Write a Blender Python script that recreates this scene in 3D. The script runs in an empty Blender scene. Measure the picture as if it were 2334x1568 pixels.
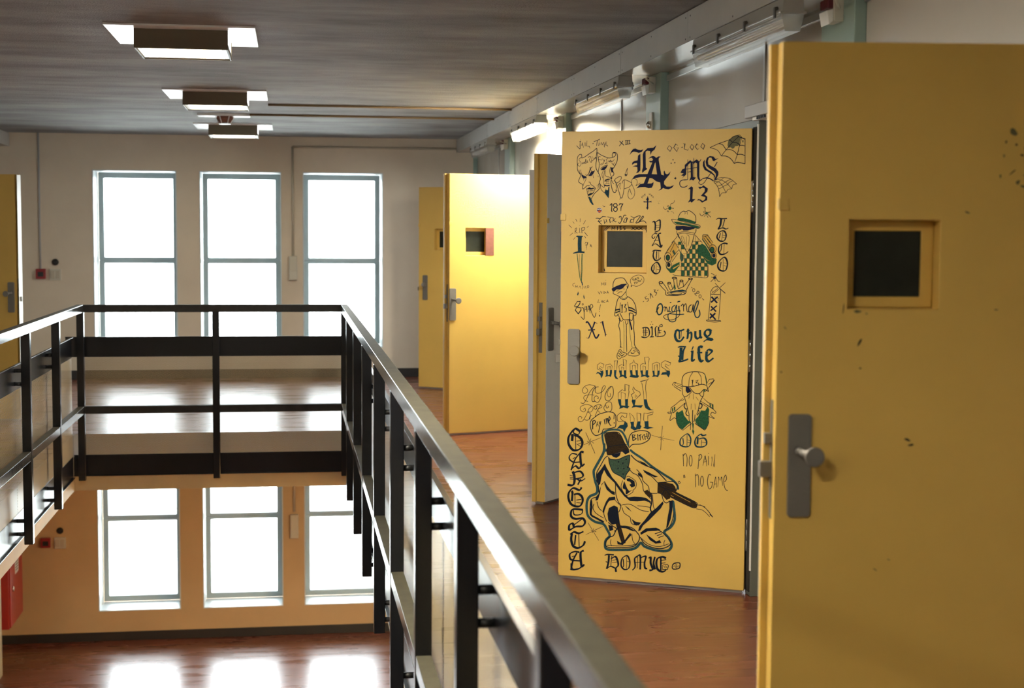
import bpy, bmesh, math, random
from mathutils import Vector, Matrix
from mathutils.geometry import tessellate_polygon
random.seed(7)
S = bpy.context.scene
COL = S.collection
# ---------------------------------------------------------------- camera, sky, exposure
YAW, PITCH, ROLL, EYE = 0.14980, -0.07553, 0.00631, 1.6416
fw = Vector((math.sin(YAW)*math.cos(PITCH), math.cos(YAW)*math.cos(PITCH), math.sin(PITCH)))
rt = Vector((math.cos(YAW), -math.sin(YAW), 0)); up = rt.cross(fw)
rt, up = math.cos(ROLL)*rt + math.sin(ROLL)*up, -math.sin(ROLL)*rt + math.cos(ROLL)*up
cd = bpy.data.cameras.new('camera'); cam = bpy.data.objects.new('camera', cd); COL.objects.link(cam)
M = Matrix.Identity(4)
for i in range(3):
    M[i][0] = rt[i]; M[i][1] = up[i]; M[i][2] = -fw[i]
M[2][3] = EYE
cam.matrix_world = M
cd.sensor_width = 36; cd.lens = 3341.0*36/2334; cd.clip_start = 0.05; cd.clip_end = 200
cd.dof.use_dof = True; cd.dof.focus_distance = 7.5; cd.dof.aperture_fstop = 3.6
S.camera = cam
W = bpy.data.worlds.new('sky'); S.world = W; W.use_nodes = True
wn = W.node_tree.nodes; wb = wn['Background']
wb.inputs[0].default_value = (0.88, 0.95, 1.0, 1); wb.inputs[1].default_value = 7.0
vs = S.view_settings
vs.view_transform = 'Standard'; vs.look = 'None'; vs.gamma = 1; vs.use_curve_mapping = False; vs.exposure = 1.45
S.cycles.use_denoising = True
S.cycles.max_bounces = 10; S.cycles.diffuse_bounces = 6; S.cycles.glossy_bounces = 4; S.cycles.transparent_max_bounces = 16
S.cycles.sample_clamp_indirect = 8
D = 16.641                      # inner face of the window wall
WX = [-2.149, -1.246, -1.001, -0.103, 0.133, 1.030]
WZ = (0.3335, 2.307); LOW = -2.9477; CEIL = 2.6965
def portal(x, z, w, h):
    l = bpy.data.lights.new('daylight_portal', 'AREA'); l.shape = 'RECTANGLE'; l.size = w; l.size_y = h
    l.cycles.is_portal = True
    o = bpy.data.objects.new('daylight_portal', l); COL.objects.link(o)
    o.location = (x, D+0.47, z); o.rotation_euler = (-math.pi/2, 0, 0)   # faces into the hall (-Y)
for i in range(3):
    for zo in (0, LOW):
        portal((WX[2*i]+WX[2*i+1])/2, sum(WZ)/2+zo, WX[2*i+1]-WX[2*i], WZ[1]-WZ[0])
CELLY = [3.86, 6.84, 9.70, 12.45, 15.32]       # daylight also comes from the window of each open cell
for y in CELLY:
    l = bpy.data.lights.new('daylight_portal', 'AREA'); l.shape = 'RECTANGLE'; l.size = 1.2; l.size_y = 1.1; l.cycles.is_portal = True
    o = bpy.data.objects.new('daylight_portal', l); COL.objects.link(o)
    o.location = (4.66, y, 1.6); o.rotation_euler = (0, math.pi/2, 0)   # faces -X
# ---------------------------------------------------------------- materials
def mat(name, col, rough=0.5, metal=0.0, var=0.0, scale=3.0, bump=0.0, bscale=200.0, stretch=(1,1,1), spec=0.5, emit=None, estr=0.0, rvar=0.0, coat=0.0, detail=5):
    m = bpy.data.materials.new(name); m.use_nodes = True
    nt = m.node_tree; n = nt.nodes; L = nt.links; b = n['Principled BSDF']
    b.inputs['Base Color'].default_value = (*col, 1); b.inputs['Roughness'].default_value = rough
    b.inputs['Metallic'].default_value = metal; b.inputs['Specular IOR Level'].default_value = spec
    if coat: b.inputs['Coat Weight'].default_value = coat; b.inputs['Coat Roughness'].default_value = 0.1
    if emit: b.inputs['Emission Color'].default_value = (*emit, 1); b.inputs['Emission Strength'].default_value = estr
    if var or bump or rvar:
        tc = n.new('ShaderNodeTexCoord'); mp = n.new('ShaderNodeMapping'); mp.inputs['Scale'].default_value = stretch
        L.new(tc.outputs['Object'], mp.inputs['Vector'])
    if var or rvar:
        t = n.new('ShaderNodeTexNoise'); t.inputs['Scale'].default_value = scale; t.inputs['Detail'].default_value = detail
        t.inputs['Roughness'].default_value = 0.62
        L.new(mp.outputs[0], t.inputs['Vector'])
    if var:
        r = n.new('ShaderNodeValToRGB'); r.color_ramp.elements[0].position = 0.3; r.color_ramp.elements[1].position = 0.7
        r.color_ramp.elements[0].color = (*[c*(1-var) for c in col], 1); r.color_ramp.elements[1].color = (*[min(1, c*(1+var)) for c in col], 1)
        L.new(t.outputs['Fac'], r.inputs[0]); L.new(r.outputs[0], b.inputs['Base Color'])
    if rvar:
        mr = n.new('ShaderNodeMapRange'); mr.inputs[3].default_value = max(0.02, rough-rvar); mr.inputs[4].default_value = rough+rvar
        mr.inputs[1].default_value = 0.3; mr.inputs[2].default_value = 0.7
        L.new(t.outputs['Fac'], mr.inputs[0]); L.new(mr.outputs[0], b.inputs['Roughness'])
    if bump:
        t2 = n.new('ShaderNodeTexNoise'); t2.inputs['Scale'].default_value = bscale; t2.inputs['Detail'].default_value = 3
        L.new(tc.outputs['Object'], t2.inputs['Vector'])
        bp = n.new('ShaderNodeBump'); bp.inputs['Strength'].default_value = bump; bp.inputs['Distance'].default_value = 0.01
        L.new(t2.outputs['Fac'], bp.inputs['Height']); L.new(bp.outputs[0], b.inputs['Normal'])
    return m
def mesh_metal(name, col):
    """perforated sheet steel: round holes in staggered rows, really open"""
    m = bpy.data.materials.new(name); m.use_nodes = True
    nt = m.node_tree; n = nt.nodes; L = nt.links; b = n['Principled BSDF']
    b.inputs['Base Color'].default_value = (*col, 1); b.inputs['Roughness'].default_value = 0.34
    tc = n.new('ShaderNodeTexCoord'); sp = n.new('ShaderNodeSeparateXYZ'); L.new(tc.outputs['Object'], sp.inputs[0])
    def mth(op, a, c=None):
        x = n.new('ShaderNodeMath'); x.operation = op
        for i, v in enumerate((a, c)):
            if v is None: continue
            if isinstance(v, (int, float)): x.inputs[i].default_value = v
            else: L.new(v, x.inputs[i])
        return x.outputs[0]
    P = 0.0105; R = P*0.866
    v = mth('DIVIDE', sp.outputs['Z'], R); row = mth('FLOOR', v)
    u = mth('ADD', mth('DIVIDE', sp.outputs['X'], P), mth('MULTIPLY', row, 0.5))
    fu = mth('SUBTRACT', mth('FRACT', u), 0.5); fv = mth('MULTIPLY', mth('SUBTRACT', mth('FRACT', v), 0.5), 0.866)
    d2 = mth('ADD', mth('MULTIPLY', fu, fu), mth('MULTIPLY', fv, fv))
    hole = mth('LESS_THAN', d2, 0.36**2)
    tr = n.new('ShaderNodeBsdfTransparent'); mx = n.new('ShaderNodeMixShader')
    L.new(hole, mx.inputs[0]); L.new(b.outputs[0], mx.inputs[1]); L.new(tr.outputs[0], mx.inputs[2])
    L.new(mx.outputs[0], n['Material Output'].inputs[0])
    return m
def glass(name, tint, refl=1.0):
    m = bpy.data.materials.new(name); m.use_nodes = True
    nt = m.node_tree; n = nt.nodes; L = nt.links; n.remove(n['Principled BSDF'])
    tr = n.new('ShaderNodeBsdfTransparent'); tr.inputs[0].default_value = (*tint, 1)
    gl = n.new('ShaderNodeBsdfGlossy'); gl.inputs['Roughness'].default_value = 0.03
    fr = n.new('ShaderNodeFresnel'); fr.inputs[0].default_value = 1.45
    mx = n.new('ShaderNodeMixShader'); L.new(fr.outputs[0], mx.inputs[0]); L.new(tr.outputs[0], mx.inputs[1]); L.new(gl.outputs[0], mx.inputs[2])
    L.new(mx.outputs[0], n['Material Output'].inputs[0])
    return m
def clear_plastic(name, col, a):
    m = bpy.data.materials.new(name); m.use_nodes = True
    nt = m.node_tree; n = nt.nodes; L = nt.links; b = n['Principled BSDF']
    b.inputs['Base Color'].default_value = (*col, 1); b.inputs['Roughness'].default_value = 0.12
    tr = n.new('ShaderNodeBsdfTransparent'); mx = n.new('ShaderNodeMixShader'); mx.inputs[0].default_value = a
    L.new(b.outputs[0], mx.inputs[1]); L.new(tr.outputs[0], mx.inputs[2]); L.new(mx.outputs[0], n['Material Output'].inputs[0])
    return m
def lino(name, c0, c1, c2):
    m = bpy.data.materials.new(name); m.use_nodes = True
    nt = m.node_tree; n = nt.nodes; L = nt.links; b = n['Principled BSDF']
    tc = n.new('ShaderNodeTexCoord'); mp = n.new('ShaderNodeMapping'); mp.inputs['Scale'].default_value = (1.0, 5.0, 1.0); mp.inputs['Rotation'].default_value = (0, 0, 0.12)
    L.new(tc.outputs['Object'], mp.inputs[0])
    t = n.new('ShaderNodeTexNoise'); t.inputs['Scale'].default_value = 3.2; t.inputs['Detail'].default_value = 9; t.inputs['Roughness'].default_value = 0.7; t.inputs['Distortion'].default_value = 0.8
    L.new(mp.outputs[0], t.inputs['Vector'])
    r = n.new('ShaderNodeValToRGB'); e = r.color_ramp.elements; e[0].position = 0.30; e[0].color = (*c0, 1); e[1].position = 0.52; e[1].color = (*c1, 1)
    k = e.new(0.74); k.color = (*c2, 1)
    L.new(t.outputs['Fac'], r.inputs[0]); L.new(r.outputs[0], b.inputs['Base Color'])
    t2 = n.new('ShaderNodeTexNoise'); t2.inputs['Scale'].default_value = 1.6; t2.inputs['Detail'].default_value = 6; L.new(mp.outputs[0], t2.inputs['Vector'])
    mr = n.new('ShaderNodeMapRange'); mr.inputs[1].default_value = 0.3; mr.inputs[2].default_value = 0.7; mr.inputs[3].default_value = 0.22; mr.inputs[4].default_value = 0.36
    L.new(t2.outputs['Fac'], mr.inputs[0]); L.new(mr.outputs[0], b.inputs['Roughness'])
    bp = n.new('ShaderNodeBump'); bp.inputs['Strength'].default_value = 0.06; bp.inputs['Distance'].default_value = 0.01
    L.new(t2.outputs['Fac'], bp.inputs['Height']); L.new(bp.outputs[0], b.inputs['Normal'])
    return m
MT = dict(
    yellow=mat('ochre_door_paint', (0.68, 0.45, 0.105), 0.42, var=0.05, scale=2.2, bump=0.05, bscale=350),
    cream=mat('cream_door_paint', (0.88, 0.85, 0.77), 0.38, var=0.03, scale=2),
    white=mat('white_door_paint', (0.80, 0.80, 0.78), 0.35),
    panel=mat('glossy_wall_panel', (0.50, 0.47, 0.42), 0.20, var=0.04, scale=1.4, rvar=0.04),
    joint=mat('aluminium_profile', (0.42, 0.42, 0.40), 0.35, metal=0.6),
    fascia=mat('grey_board', (0.47, 0.46, 0.43), 0.5, var=0.05, scale=4, bump=0.03),
    gap=mat('dark_gap', (0.02, 0.02, 0.018), 0.8),
    teal=mat('teal_painted_steel', (0.27, 0.37, 0.33), 0.30, var=0.04, scale=3, bump=0.04, bscale=500),
    frame=mat('grey_green_steel', (0.115, 0.12, 0.095), 0.38, var=0.06, scale=5),
    ceiling=mat('sprayed_ceiling_plaster', (0.27, 0.268, 0.268), 0.75, spec=0.22, var=0.42, scale=1.5, bump=0.8, bscale=110, stretch=(0.6, 1.5, 1), detail=9),
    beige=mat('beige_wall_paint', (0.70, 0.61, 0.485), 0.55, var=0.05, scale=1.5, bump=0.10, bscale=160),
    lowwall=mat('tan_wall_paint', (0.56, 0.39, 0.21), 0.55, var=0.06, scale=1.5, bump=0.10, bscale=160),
    edge=mat('white_reflection_strip', (0.78, 0.80, 0.82), 0.2),  # white imitates the bright floor reflection seen through the mesh
    darkred=mat('dark_red_lens', (0.10, 0.012, 0.02), 0.3),
    slab=mat('cream_slab_edge', (0.42, 0.34, 0.19), 0.6, var=0.06, scale=4),
    lino=lino('red_brown_linoleum', (0.120, 0.034, 0.018), (0.150, 0.043, 0.023), (0.21, 0.075, 0.043)),
    base=mat('black_rubber_skirting', (0.02, 0.018, 0.017), 0.5),
    winframe=mat('grey_window_steel', (0.36, 0.43, 0.44), 0.4, var=0.03),
    reveal=mat('pale_reveal_paint', (0.66, 0.71, 0.73), 0.35),
    glass=glass('window_glass', (0.97, 0.99, 0.98)),
    rail=mat('anthracite_railing_paint', (0.009, 0.010, 0.013), 0.26, var=0.10, scale=7),
    hand=mat('glossy_handrail_paint', (0.030, 0.030, 0.030), 0.20, var=0.15, scale=14, rvar=0.03),
    dusty=mat('dusty_rail_top', (0.060, 0.054, 0.034), 0.60, spec=0.3, var=0.25, scale=14),
    perf=mesh_metal('cream_perforated_sheet', (0.44, 0.37, 0.22)),
    steel=mat('brushed_steel', (0.22, 0.21, 0.19), 0.52, metal=0.55, var=0.06, scale=60, stretch=(1, 1, 12)),
    chrome=mat('polished_chrome', (0.75, 0.74, 0.70), 0.12, metal=1),
    dark=mat('dark_pane', (0.016, 0.018, 0.012), 0.38, var=0.35, scale=9, spec=0.3),
    galv=mat('grey_device_paint', (0.44, 0.44, 0.44), 0.4),
    plastic=mat('ivory_plastic', (0.58, 0.55, 0.46), 0.4),
    red=mat('red_plastic', (0.30, 0.015, 0.02), 0.35),
    redsteel=mat('red_cabinet_paint', (0.40, 0.03, 0.025), 0.35),
    whiteplastic=mat('white_plastic', (0.80, 0.80, 0.78), 0.35),
    black=mat('black_plastic', (0.012, 0.012, 0.012), 0.45),
    brown=mat('red_brown_board', (0.16, 0.055, 0.035), 0.6, var=0.15, scale=40),
    lampbody=mat('grey_lamp_housing', (0.36, 0.35, 0.32), 0.4),
    diffuser=clear_plastic('ribbed_clear_diffuser', (0.62, 0.64, 0.62), 0.58),
    clip=mat('dark_clip_steel', (0.16, 0.155, 0.14), 0.3, metal=0.9),
    tube=mat('unlit_tube', (0.85, 0.85, 0.82), 0.25),
    littube=mat('lit_tube', (1, 1, 1), 0.3, emit=(1.0, 0.86, 0.60), estr=24),
    lightbox=mat('ceiling_light_paint', (0.13, 0.11, 0.075), 0.5),
    lightplate=mat('white_reflector_plate', (0.88, 0.90, 0.92), 0.35),
    glow=mat('ceiling_light_diffuser', (1, 1, 1), 0.4, emit=(1.0, 0.86, 0.60), estr=5),
    glow_near=mat('bright_ceiling_diffuser', (1, 1, 1), 0.4, emit=(1.0, 0.91, 0.74), estr=125),
    glow_landing=mat('landing_light_diffuser', (1, 1, 1), 0.4, emit=(1.0, 0.91, 0.74), estr=42),
    sideglow=mat('ceiling_light_side_slot', (1, 1, 1), 0.4, emit=(0.90, 0.95, 1.0), estr=2.2),
    conduit=mat('painted_conduit', (0.52, 0.47, 0.37), 0.45),
    conduit_brown=mat('brown_conduit', (0.26, 0.17, 0.08), 0.5),
    ground=mat('pale_concrete_ground', (0.75, 0.75, 0.72), 0.8, var=0.05),
    fence=mat('galvanised_fence', (0.62, 0.66, 0.66), 0.5),
)
INK = dict(K=(0.008, 0.012, 0.022), N=(0.010, 0.013, 0.040), T=(0.008, 0.040, 0.060), G=(0.020, 0.090, 0.040), D=(0.045, 0.085, 0.055),
           H=(0.030, 0.018, 0.008), B=(0.025, 0.075, 0.085), P=(0.14, 0.13, 0.065), W=(0.75, 0.74, 0.70), S=(0.02, 0.03, 0.12), O=(0.55, 0.12, 0.03), Y=(0.60, 0.35, 0.065))
MI = {k: mat('marker_'+{'K': 'black', 'N': 'navy', 'T': 'teal', 'G': 'green', 'D': 'dark_green', 'H': 'brown_black', 'B': 'blue_green', 'P': 'grey_paint', 'W': 'white', 'S': 'blue', 'O': 'orange', 'Y': 'door_yellow'}[k],
             c, 0.6, spec=0.12, var=(0.45 if k in 'GTDHB' else 0.0), scale=160) for k, c in INK.items()}
# ---------------------------------------------------------------- building helpers
class MB:
    def __init__(self): self.b = bmesh.new()
    def verts(self, ps): return [self.b.verts.new(p) for p in ps]
    def face(self, ps, mi=0):
        f = self.b.faces.new(self.verts(ps)); f.material_index = mi; return f
    def box(self, x0, x1, y0, y1, z0, z1, mi=0):
        v = self.verts([(x, y, z) for z in (z0, z1) for y in (y0, y1) for x in (x0, x1)])
        for q in ((0, 2, 3, 1), (4, 5, 7, 6), (0, 1, 5, 4), (2, 6, 7, 3), (0, 4, 6, 2), (1, 3, 7, 5)):
            f = self.b.faces.new([v[i] for i in q]); f.material_index = mi
        return self
    def ring(self, x0, x1, y0, y1, z0, z1, hx0, hx1, hz0, hz1):
        """upright slab (thick along y) with a rectangular hole"""
        o = ((x0, z0), (x1, z0), (x1, z1), (x0, z1)); h = ((hx0, hz0), (hx1, hz0), (hx1, hz1), (hx0, hz1))
        V = {}
        for nm, c in (('o', o), ('h', h)):
            for s, y in ((0, y0), (1, y1)): V[nm, s] = self.verts([(a, y, z) for a, z in c])
        for i in range(4):
            j = (i+1) % 4
            for s in (0, 1): self.b.faces.new((V['o', s][i], V['o', s][j], V['h', s][j], V['h', s][i]))
            self.b.faces.new((V['o', 0][i], V['o', 0][j], V['o', 1][j], V['o', 1][i]))
            self.b.faces.new((V['h', 0][i], V['h', 0][j], V['h', 1][j], V['h', 1][i]))
        return self
    def cyl(self, p0, p1, r0, r1=None, n=20, mi=0, smooth=True):
        r1 = r0 if r1 is None else r1
        p0, p1 = Vector(p0), Vector(p1); d = (p1-p0).normalized()
        a = d.orthogonal().normalized(); c = d.cross(a)
        A = [p0+r0*(math.cos(t)*a+math.sin(t)*c) for t in [2*math.pi*i/n for i in range(n)]]
        B = [p1+r1*(math.cos(t)*a+math.sin(t)*c) for t in [2*math.pi*i/n for i in range(n)]]
        va, vb = self.verts(A), self.verts(B)
        for i in range(n):
            f = self.b.faces.new((va[i], va[(i+1) % n], vb[(i+1) % n], vb[i])); f.smooth = smooth; f.material_index = mi
        self.b.faces.new(va[::-1]).material_index = mi; self.b.faces.new(vb).material_index = mi
        return self
    def lathe(self, c, axis, prof, n=28):
        c = Vector(c); d = Vector(axis).normalized(); a = d.orthogonal().normalized(); b2 = d.cross(a); rings = []
        for h, r in prof: rings.append(self.verts([c+d*h+r*(math.cos(t)*a+math.sin(t)*b2) for t in [2*math.pi*i/n for i in range(n)]]))
        for A, B in zip(rings, rings[1:]):
            for i in range(n):
                f = self.b.faces.new((A[i], A[(i+1) % n], B[(i+1) % n], B[i])); f.smooth = True
        self.b.faces.new(rings[0][::-1]); self.b.faces.new(rings[-1])
        return self
    def prism(self, poly, axis, a, b):
        """2D polygon extruded along axis 'x','y' or 'z' from a to b"""
        def P(u, v, w): return {'x': (w, u, v), 'y': (u, w, v), 'z': (u, v, w)}[axis]
        A = self.verts([P(u, v, a) for u, v in poly]); B = self.verts([P(u, v, b) for u, v in poly]); n = len(poly)
        self.b.faces.new(A); self.b.faces.new(B[::-1])
        for i in range(n): self.b.faces.new((A[i], A[(i+1) % n], B[(i+1) % n], B[i]))
        return self
    def build(self, name, m, parent=None, bevel=0.0, loc=None, flipy=False):
        if flipy:
            for v in self.b.verts: v.co.y = -v.co.y
        bmesh.ops.recalc_face_normals(self.b, faces=self.b.faces)
        me = bpy.data.meshes.new(name); self.b.to_mesh(me); self.b.free()
        for x in (m if isinstance(m, (list, tuple)) else [m]): me.materials.append(x)
        o = bpy.data.objects.new(name, me); COL.objects.link(o)
        if parent: o.parent = parent
        if loc: o.location = loc
        if bevel:
            bv = o.modifiers.new('bevel', 'BEVEL'); bv.width = bevel; bv.segments = 2; bv.limit_method = 'ANGLE'; bv.angle_limit = math.radians(50)
        return o
def tag(o, label, cat, group=None, kind=None):
    o['label'] = label; o['category'] = cat
    if group: o['group'] = group
    if kind: o['kind'] = kind
    return o
def thing(name, label, cat, loc=(0, 0, 0), rz=0.0, group=None, kind='thing'):
    o = bpy.data.objects.new(name, None); COL.objects.link(o); o.empty_display_size = 0.1
    o.location = loc; o.rotation_euler = (0, 0, rz)
    return tag(o, label, cat, group, kind)
def copy_tree(o, parent=None):
    c = o.copy(); COL.objects.link(c)
    if parent: c.parent = parent
    for ch in list(o.children): copy_tree(ch, c)
    return c
def struct(o, label, cat): return tag(o, label, cat, None, 'structure')
def rrect(x0, x1, z0, z1, r, n=4):
    out = []
    for cx, cz, a in ((x1-r, z1-r, 0), (x0+r, z1-r, 90), (x0+r, z0+r, 180), (x1-r, z0+r, 270)):
        for i in range(n+1):
            t = math.radians(a+90*i/n); out.append((cx+r*math.cos(t), cz+r*math.sin(t)))
    return out
# ---------------------------------------------------------------- the hall
VX0, VX1, VY0, VY1 = -1.743, 0.506, 1.0, 12.145          # the open void between the galleries
XL, XR = -3.25, 2.10                                       # cell-front walls
PITCHY = 2.866
POSTY = [5.385 + PITCHY*k for k in range(-3, 5)]
m = MB()
for x0, x1, y0, y1 in ((VX1, 4.7, -8, 17.2), (-5.5, VX0, -8, 17.2), (VX0, VX1, VY1, 17.2), (VX0, VX1, -8, VY0)):
    y1 = min(y1, D+0.02)
    m.box(x0, x1, y0, y1, -0.461, 0.0)
for f in m.b.faces:
    f.normal_update(); f.material_index = 0 if f.calc_center_median().z > -0.01 else 1
struct(m.build('floor', [MT['lino'], MT['slab']]), 'glossy red-brown linoleum floor of the upper gallery around the open void', 'floor')
e = MB().box(VX0, VX1, VY1-.003, VY1+.001, -.185, -.0005); e.box(VX0-.001, VX0+.003, VY0, VY1-.003, -.185, -.0005); e.box(VX1-.003, VX1+.001, VY0, VY1-.003, -.185, -.0005)
struct(e.build('reflection_trim', MT['edge']), 'white strip added around the void, imitating a bright reflection behind the mesh', 'trim')  # added strip: floor reflection painted as white, no such edging known
struct(MB().box(-5.5, 4.7, -8, D+0.02, LOW-0.2, LOW).build('floor', MT['lino']), 'glossy red floor of the storey below, mirroring the windows', 'floor')
struct(MB().box(-5.5, 4.7, -8, 17.2, CEIL, CEIL+0.25).build('ceiling', MT['ceiling']), 'dark grey sprayed plaster ceiling with streaks', 'ceiling')
# window wall: a grid of blocks with the six openings left out
def window_wall(z0, z1, o0, o1, m_, label):
    m = MB(); xs = [-5.5]+WX+[4.7]; zs = [z0, o0, o1, z1]
    V = {}
    def P(i, k, y):
        if (i, k, y) not in V: V[i, k, y] = m.b.verts.new((xs[i], y, zs[k]))
        return V[i, k, y]
    def hole(i, k): return k == 1 and i in (1, 3, 5)
    Y0, Y1 = D, D+0.52
    for i in range(7):
        for k in range(3):
            if hole(i, k): continue
            for y in (Y0, Y1): m.b.faces.new((P(i, k, y), P(i+1, k, y), P(i+1, k+1, y), P(i, k+1, y)))
    for i in (1, 3, 5):
        for a, b in (((i, 1), (i+1, 1)), ((i+1, 1), (i+1, 2)), ((i+1, 2), (i, 2)), ((i, 2), (i, 1))):
            m.b.faces.new((P(*a, Y0), P(*b, Y0), P(*b, Y1), P(*a, Y1)))
    return struct(m.build('wall_far', m_), label, 'wall')
window_wall(0, CEIL, WZ[0], WZ[1], MT['beige'], 'beige end wall of the upper gallery with three tall windows')
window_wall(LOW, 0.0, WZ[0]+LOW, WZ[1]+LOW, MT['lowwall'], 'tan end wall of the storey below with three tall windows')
n_win = 0
for zo, fl in ((0, 'upper floor'), (LOW, 'lower floor')):
    for i, pos in enumerate(('left of three', 'middle of three', 'right of three')):
        n_win += 1
        x0, x1 = WX[2*i], WX[2*i+1]; z0, z1 = WZ[0]+zo, WZ[1]+zo
        w = thing('window_%d' % n_win, 'tall two-pane grey steel window, %s, in the %s end wall' % (pos, fl), 'window', ((x0+x1)/2, D, z0), kind='structure')
        hx = (x1-x0)/2; h = z1-z0
        MB().ring(-hx+.001, hx-.001, -0.004, 0.395, 0.001, h-.001, -hx+.012, hx-.012, 0.012, h-.012).build('reveal', MT['reveal'], w)
        f = MB(); mid = h*0.494
        for a, b in ((0.012, mid), (mid, h-0.012)):
            f.ring(-hx+.012, hx-.012, 0.40, 0.46, a, b, -hx+.072, hx-.072, a+(.066 if a < .1 else .034), b-(.066 if b > 1.5 else .034))
        f.build('window_frame', MT['winframe'], w, bevel=.006)
        for a, b in ((0.07, mid-.03), (mid+.03, h-.07)):
            MB().box(-hx+.07, hx-.07, 0.428, 0.434, a, b).build('pane', MT['glass'], w)
for z, lb in ((0, 'black skirting along the upper end wall'), (LOW, 'black skirting along the lower end wall')):
    struct(MB().box(XL, XR, D-0.016, D+.001, z+.0005, z+0.10).build('baseboard_far', MT['base'], bevel=.003), lb, 'baseboard')
# cell-front walls with their doorways
DW = [(3.44, 4.28), (6.42, 7.26), (9.30, 10.10), (10.30, 10.68), (12.04, 12.86), (14.91, 15.73)]
LDW = [(13.24, 14.06)]
def cell_wall(x0, x1, doorways, name, label):
    m = MB(); y = -8.0
    for a, b in doorways:
        m.box(x0, x1, y, a, 0.0, CEIL); m.box(x0, x1, a, b, 2.115, CEIL); y = b
    m.box(x0, x1, y, D, 0.0, CEIL)
    return struct(m.build(name, MT['panel']), label, 'wall')
cell_wall(XR, XR+0.12, DW, 'wall_right', 'glossy pale grey panelled cell-front wall behind the yellow doors')
cell_wall(XL-0.12, XL, LDW, 'wall_left', 'glossy pale panelled cell-front wall along the left gallery')
m = MB(); y = -8.0
for c in CELLY:
    m.box(4.6, 4.7, y, c-.55, 0, CEIL); m.box(4.6, 4.7, c-.55, c+.55, 0, 1.0); m.box(4.6, 4.7, c-.55, c+.55, 2.2, CEIL); y = c+.55
m.box(4.6, 4.7, y, D, 0, CEIL)
struct(m.build('wall_back', MT['cream']), 'rear wall of the right-hand cells', 'wall')
struct(MB().box(-5.5, -5.4, -8, D, 0, CEIL).build('wall_back', MT['panel']), 'rear wall of the left-hand cells', 'wall')
struct(MB().box(-5.5, 4.7, -8.1, -8, LOW, CEIL).build('wall_near', MT['beige']), 'end wall behind the camera', 'wall')
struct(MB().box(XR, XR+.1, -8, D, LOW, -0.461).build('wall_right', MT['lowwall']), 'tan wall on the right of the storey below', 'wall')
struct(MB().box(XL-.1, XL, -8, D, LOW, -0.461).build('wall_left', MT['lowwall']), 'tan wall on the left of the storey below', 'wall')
# panel joints and head profile on the right wall
j = MB()
for y in (3.40, 6.385, 9.27, 12.0, 14.87): j.box(XR-.006, XR+.001, y-.014, y+.014, 2.14, 2.50)
j.box(XR-.012, XR+.001, -8, D, 2.497, 2.53)
struct(j.build('trim_1', MT['joint'], bevel=.002), 'thin aluminium joint strips on the pale cell-front panels', 'trim')
# boxed fascia under the ceiling, in boards with open joints
for s, name in ((1, 'trim_2'), (-1, 'trim_3')):
    X0 = 1.86 if s > 0 else -3.01
    m = MB(); core = (X0+.012, 2.20) if s > 0 else (-3.35, X0-.012)
    m.box(core[0], core[1], -8, D, 2.5475, CEIL+.001, 1)
    ys = sorted([5.385+PITCHY*k/2 for k in range(-9, 9)]); ys = [y for y in ys if y < D]
    ed = [-8.0]+ys+[D]
    for q, (a, b) in enumerate(zip(ed, ed[1:])):
        g = 0.006 if abs(((a-5.385)/PITCHY) % 1) < .1 else 0.0018
        g2 = 0.006 if abs(((b-5.385)/PITCHY) % 1) < .1 or abs(((b-5.385)/PITCHY) % 1) > .9 else 0.0018
        x = (X0, X0+.012) if s > 0 else (X0-.012, X0)
        m.box(x[0], x[1], a+g, b-g2, 2.5465, CEIL-.006, 0)
        sx = X0-.0008 if s > 0 else X0+.0008
        for t in (a+.04, (a+b)/2, b-.04):
            for z in (2.565, 2.665): m.cyl((sx, t, z), (X0+.003*s, t, z), .0045, n=8, mi=1)
        m.box(*( (X0, XR+.001) if s > 0 else (XL-.001, X0)), a+g, b-g2, 2.5463, 2.5478, 2)
    struct(m.build(name, [MT['fascia'], MT['gap'], MT['panel']]), 'boxed pale board fascia under the ceiling, %s side' % ('right' if s > 0 else 'left'), 'trim')
# teal steel posts between the cell fronts
for y in POSTY:
    for s in (1, -1):
        if s < 0 and y < 9: continue
        x = (2.052, XR+.001) if s > 0 else (XL-.001, -3.20)
        k = POSTY.index(y)
        lab = {4: 'teal steel post just behind the fluorescent light over the graffiti door', 3: 'teal steel post above the near ochre door', 5: 'teal steel post by the lit lamp', 6: 'teal steel post beyond the lit lamp', 7: 'teal steel post nearest the window wall'}.get(k, 'teal steel post on the near stretch of wall')
        if s < 0: lab = 'teal steel post on the left cell front, '+('by the open dark door' if k == 6 else 'away from the open door')
        struct(MB().box(x[0], x[1], y-.17, min(y+.17, D-.02), 0.0005, 2.546).build('pillar', MT['teal'], bevel=.004), lab, 'post')
# steel door frames
for i, (a, b) in enumerate(DW):
    f = MB(); x0, x1 = 2.055, XR+.10
    if i == 3: x0 = 2.065
    f.box(x0, x1, a-.10, a-.022, 0.0006, 2.16); f.box(x0+.012, x1, b+.005, b+.06, 0.0006, 2.16); f.box(x0+.012, x1, a-.022, b+.005, 2.118, 2.16)
    df = f.build('door_frame', MT['frame'], bevel=.003)
    MB().box(x0-.005, x0+.001, a-.102, a-.092, 0.12, 2.13).build('edge_highlight', MT['white'], df)  # lit edge of the frame painted on as a thin white strip
    MB().box(x0-.004, x0+.002, a-.09, a-.030, 0.02, 2.12).build('hinge_gap', MT['gap'], df)
    struct(df, ['steel frame of the near ochre door', 'dark grey-green steel frame of the graffiti door', 'steel frame of the cream-faced door', 'steel frame of the narrow white door', 'steel frame of the bright yellow door', 'steel frame of the pale far door'][i], 'door frame')
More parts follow.
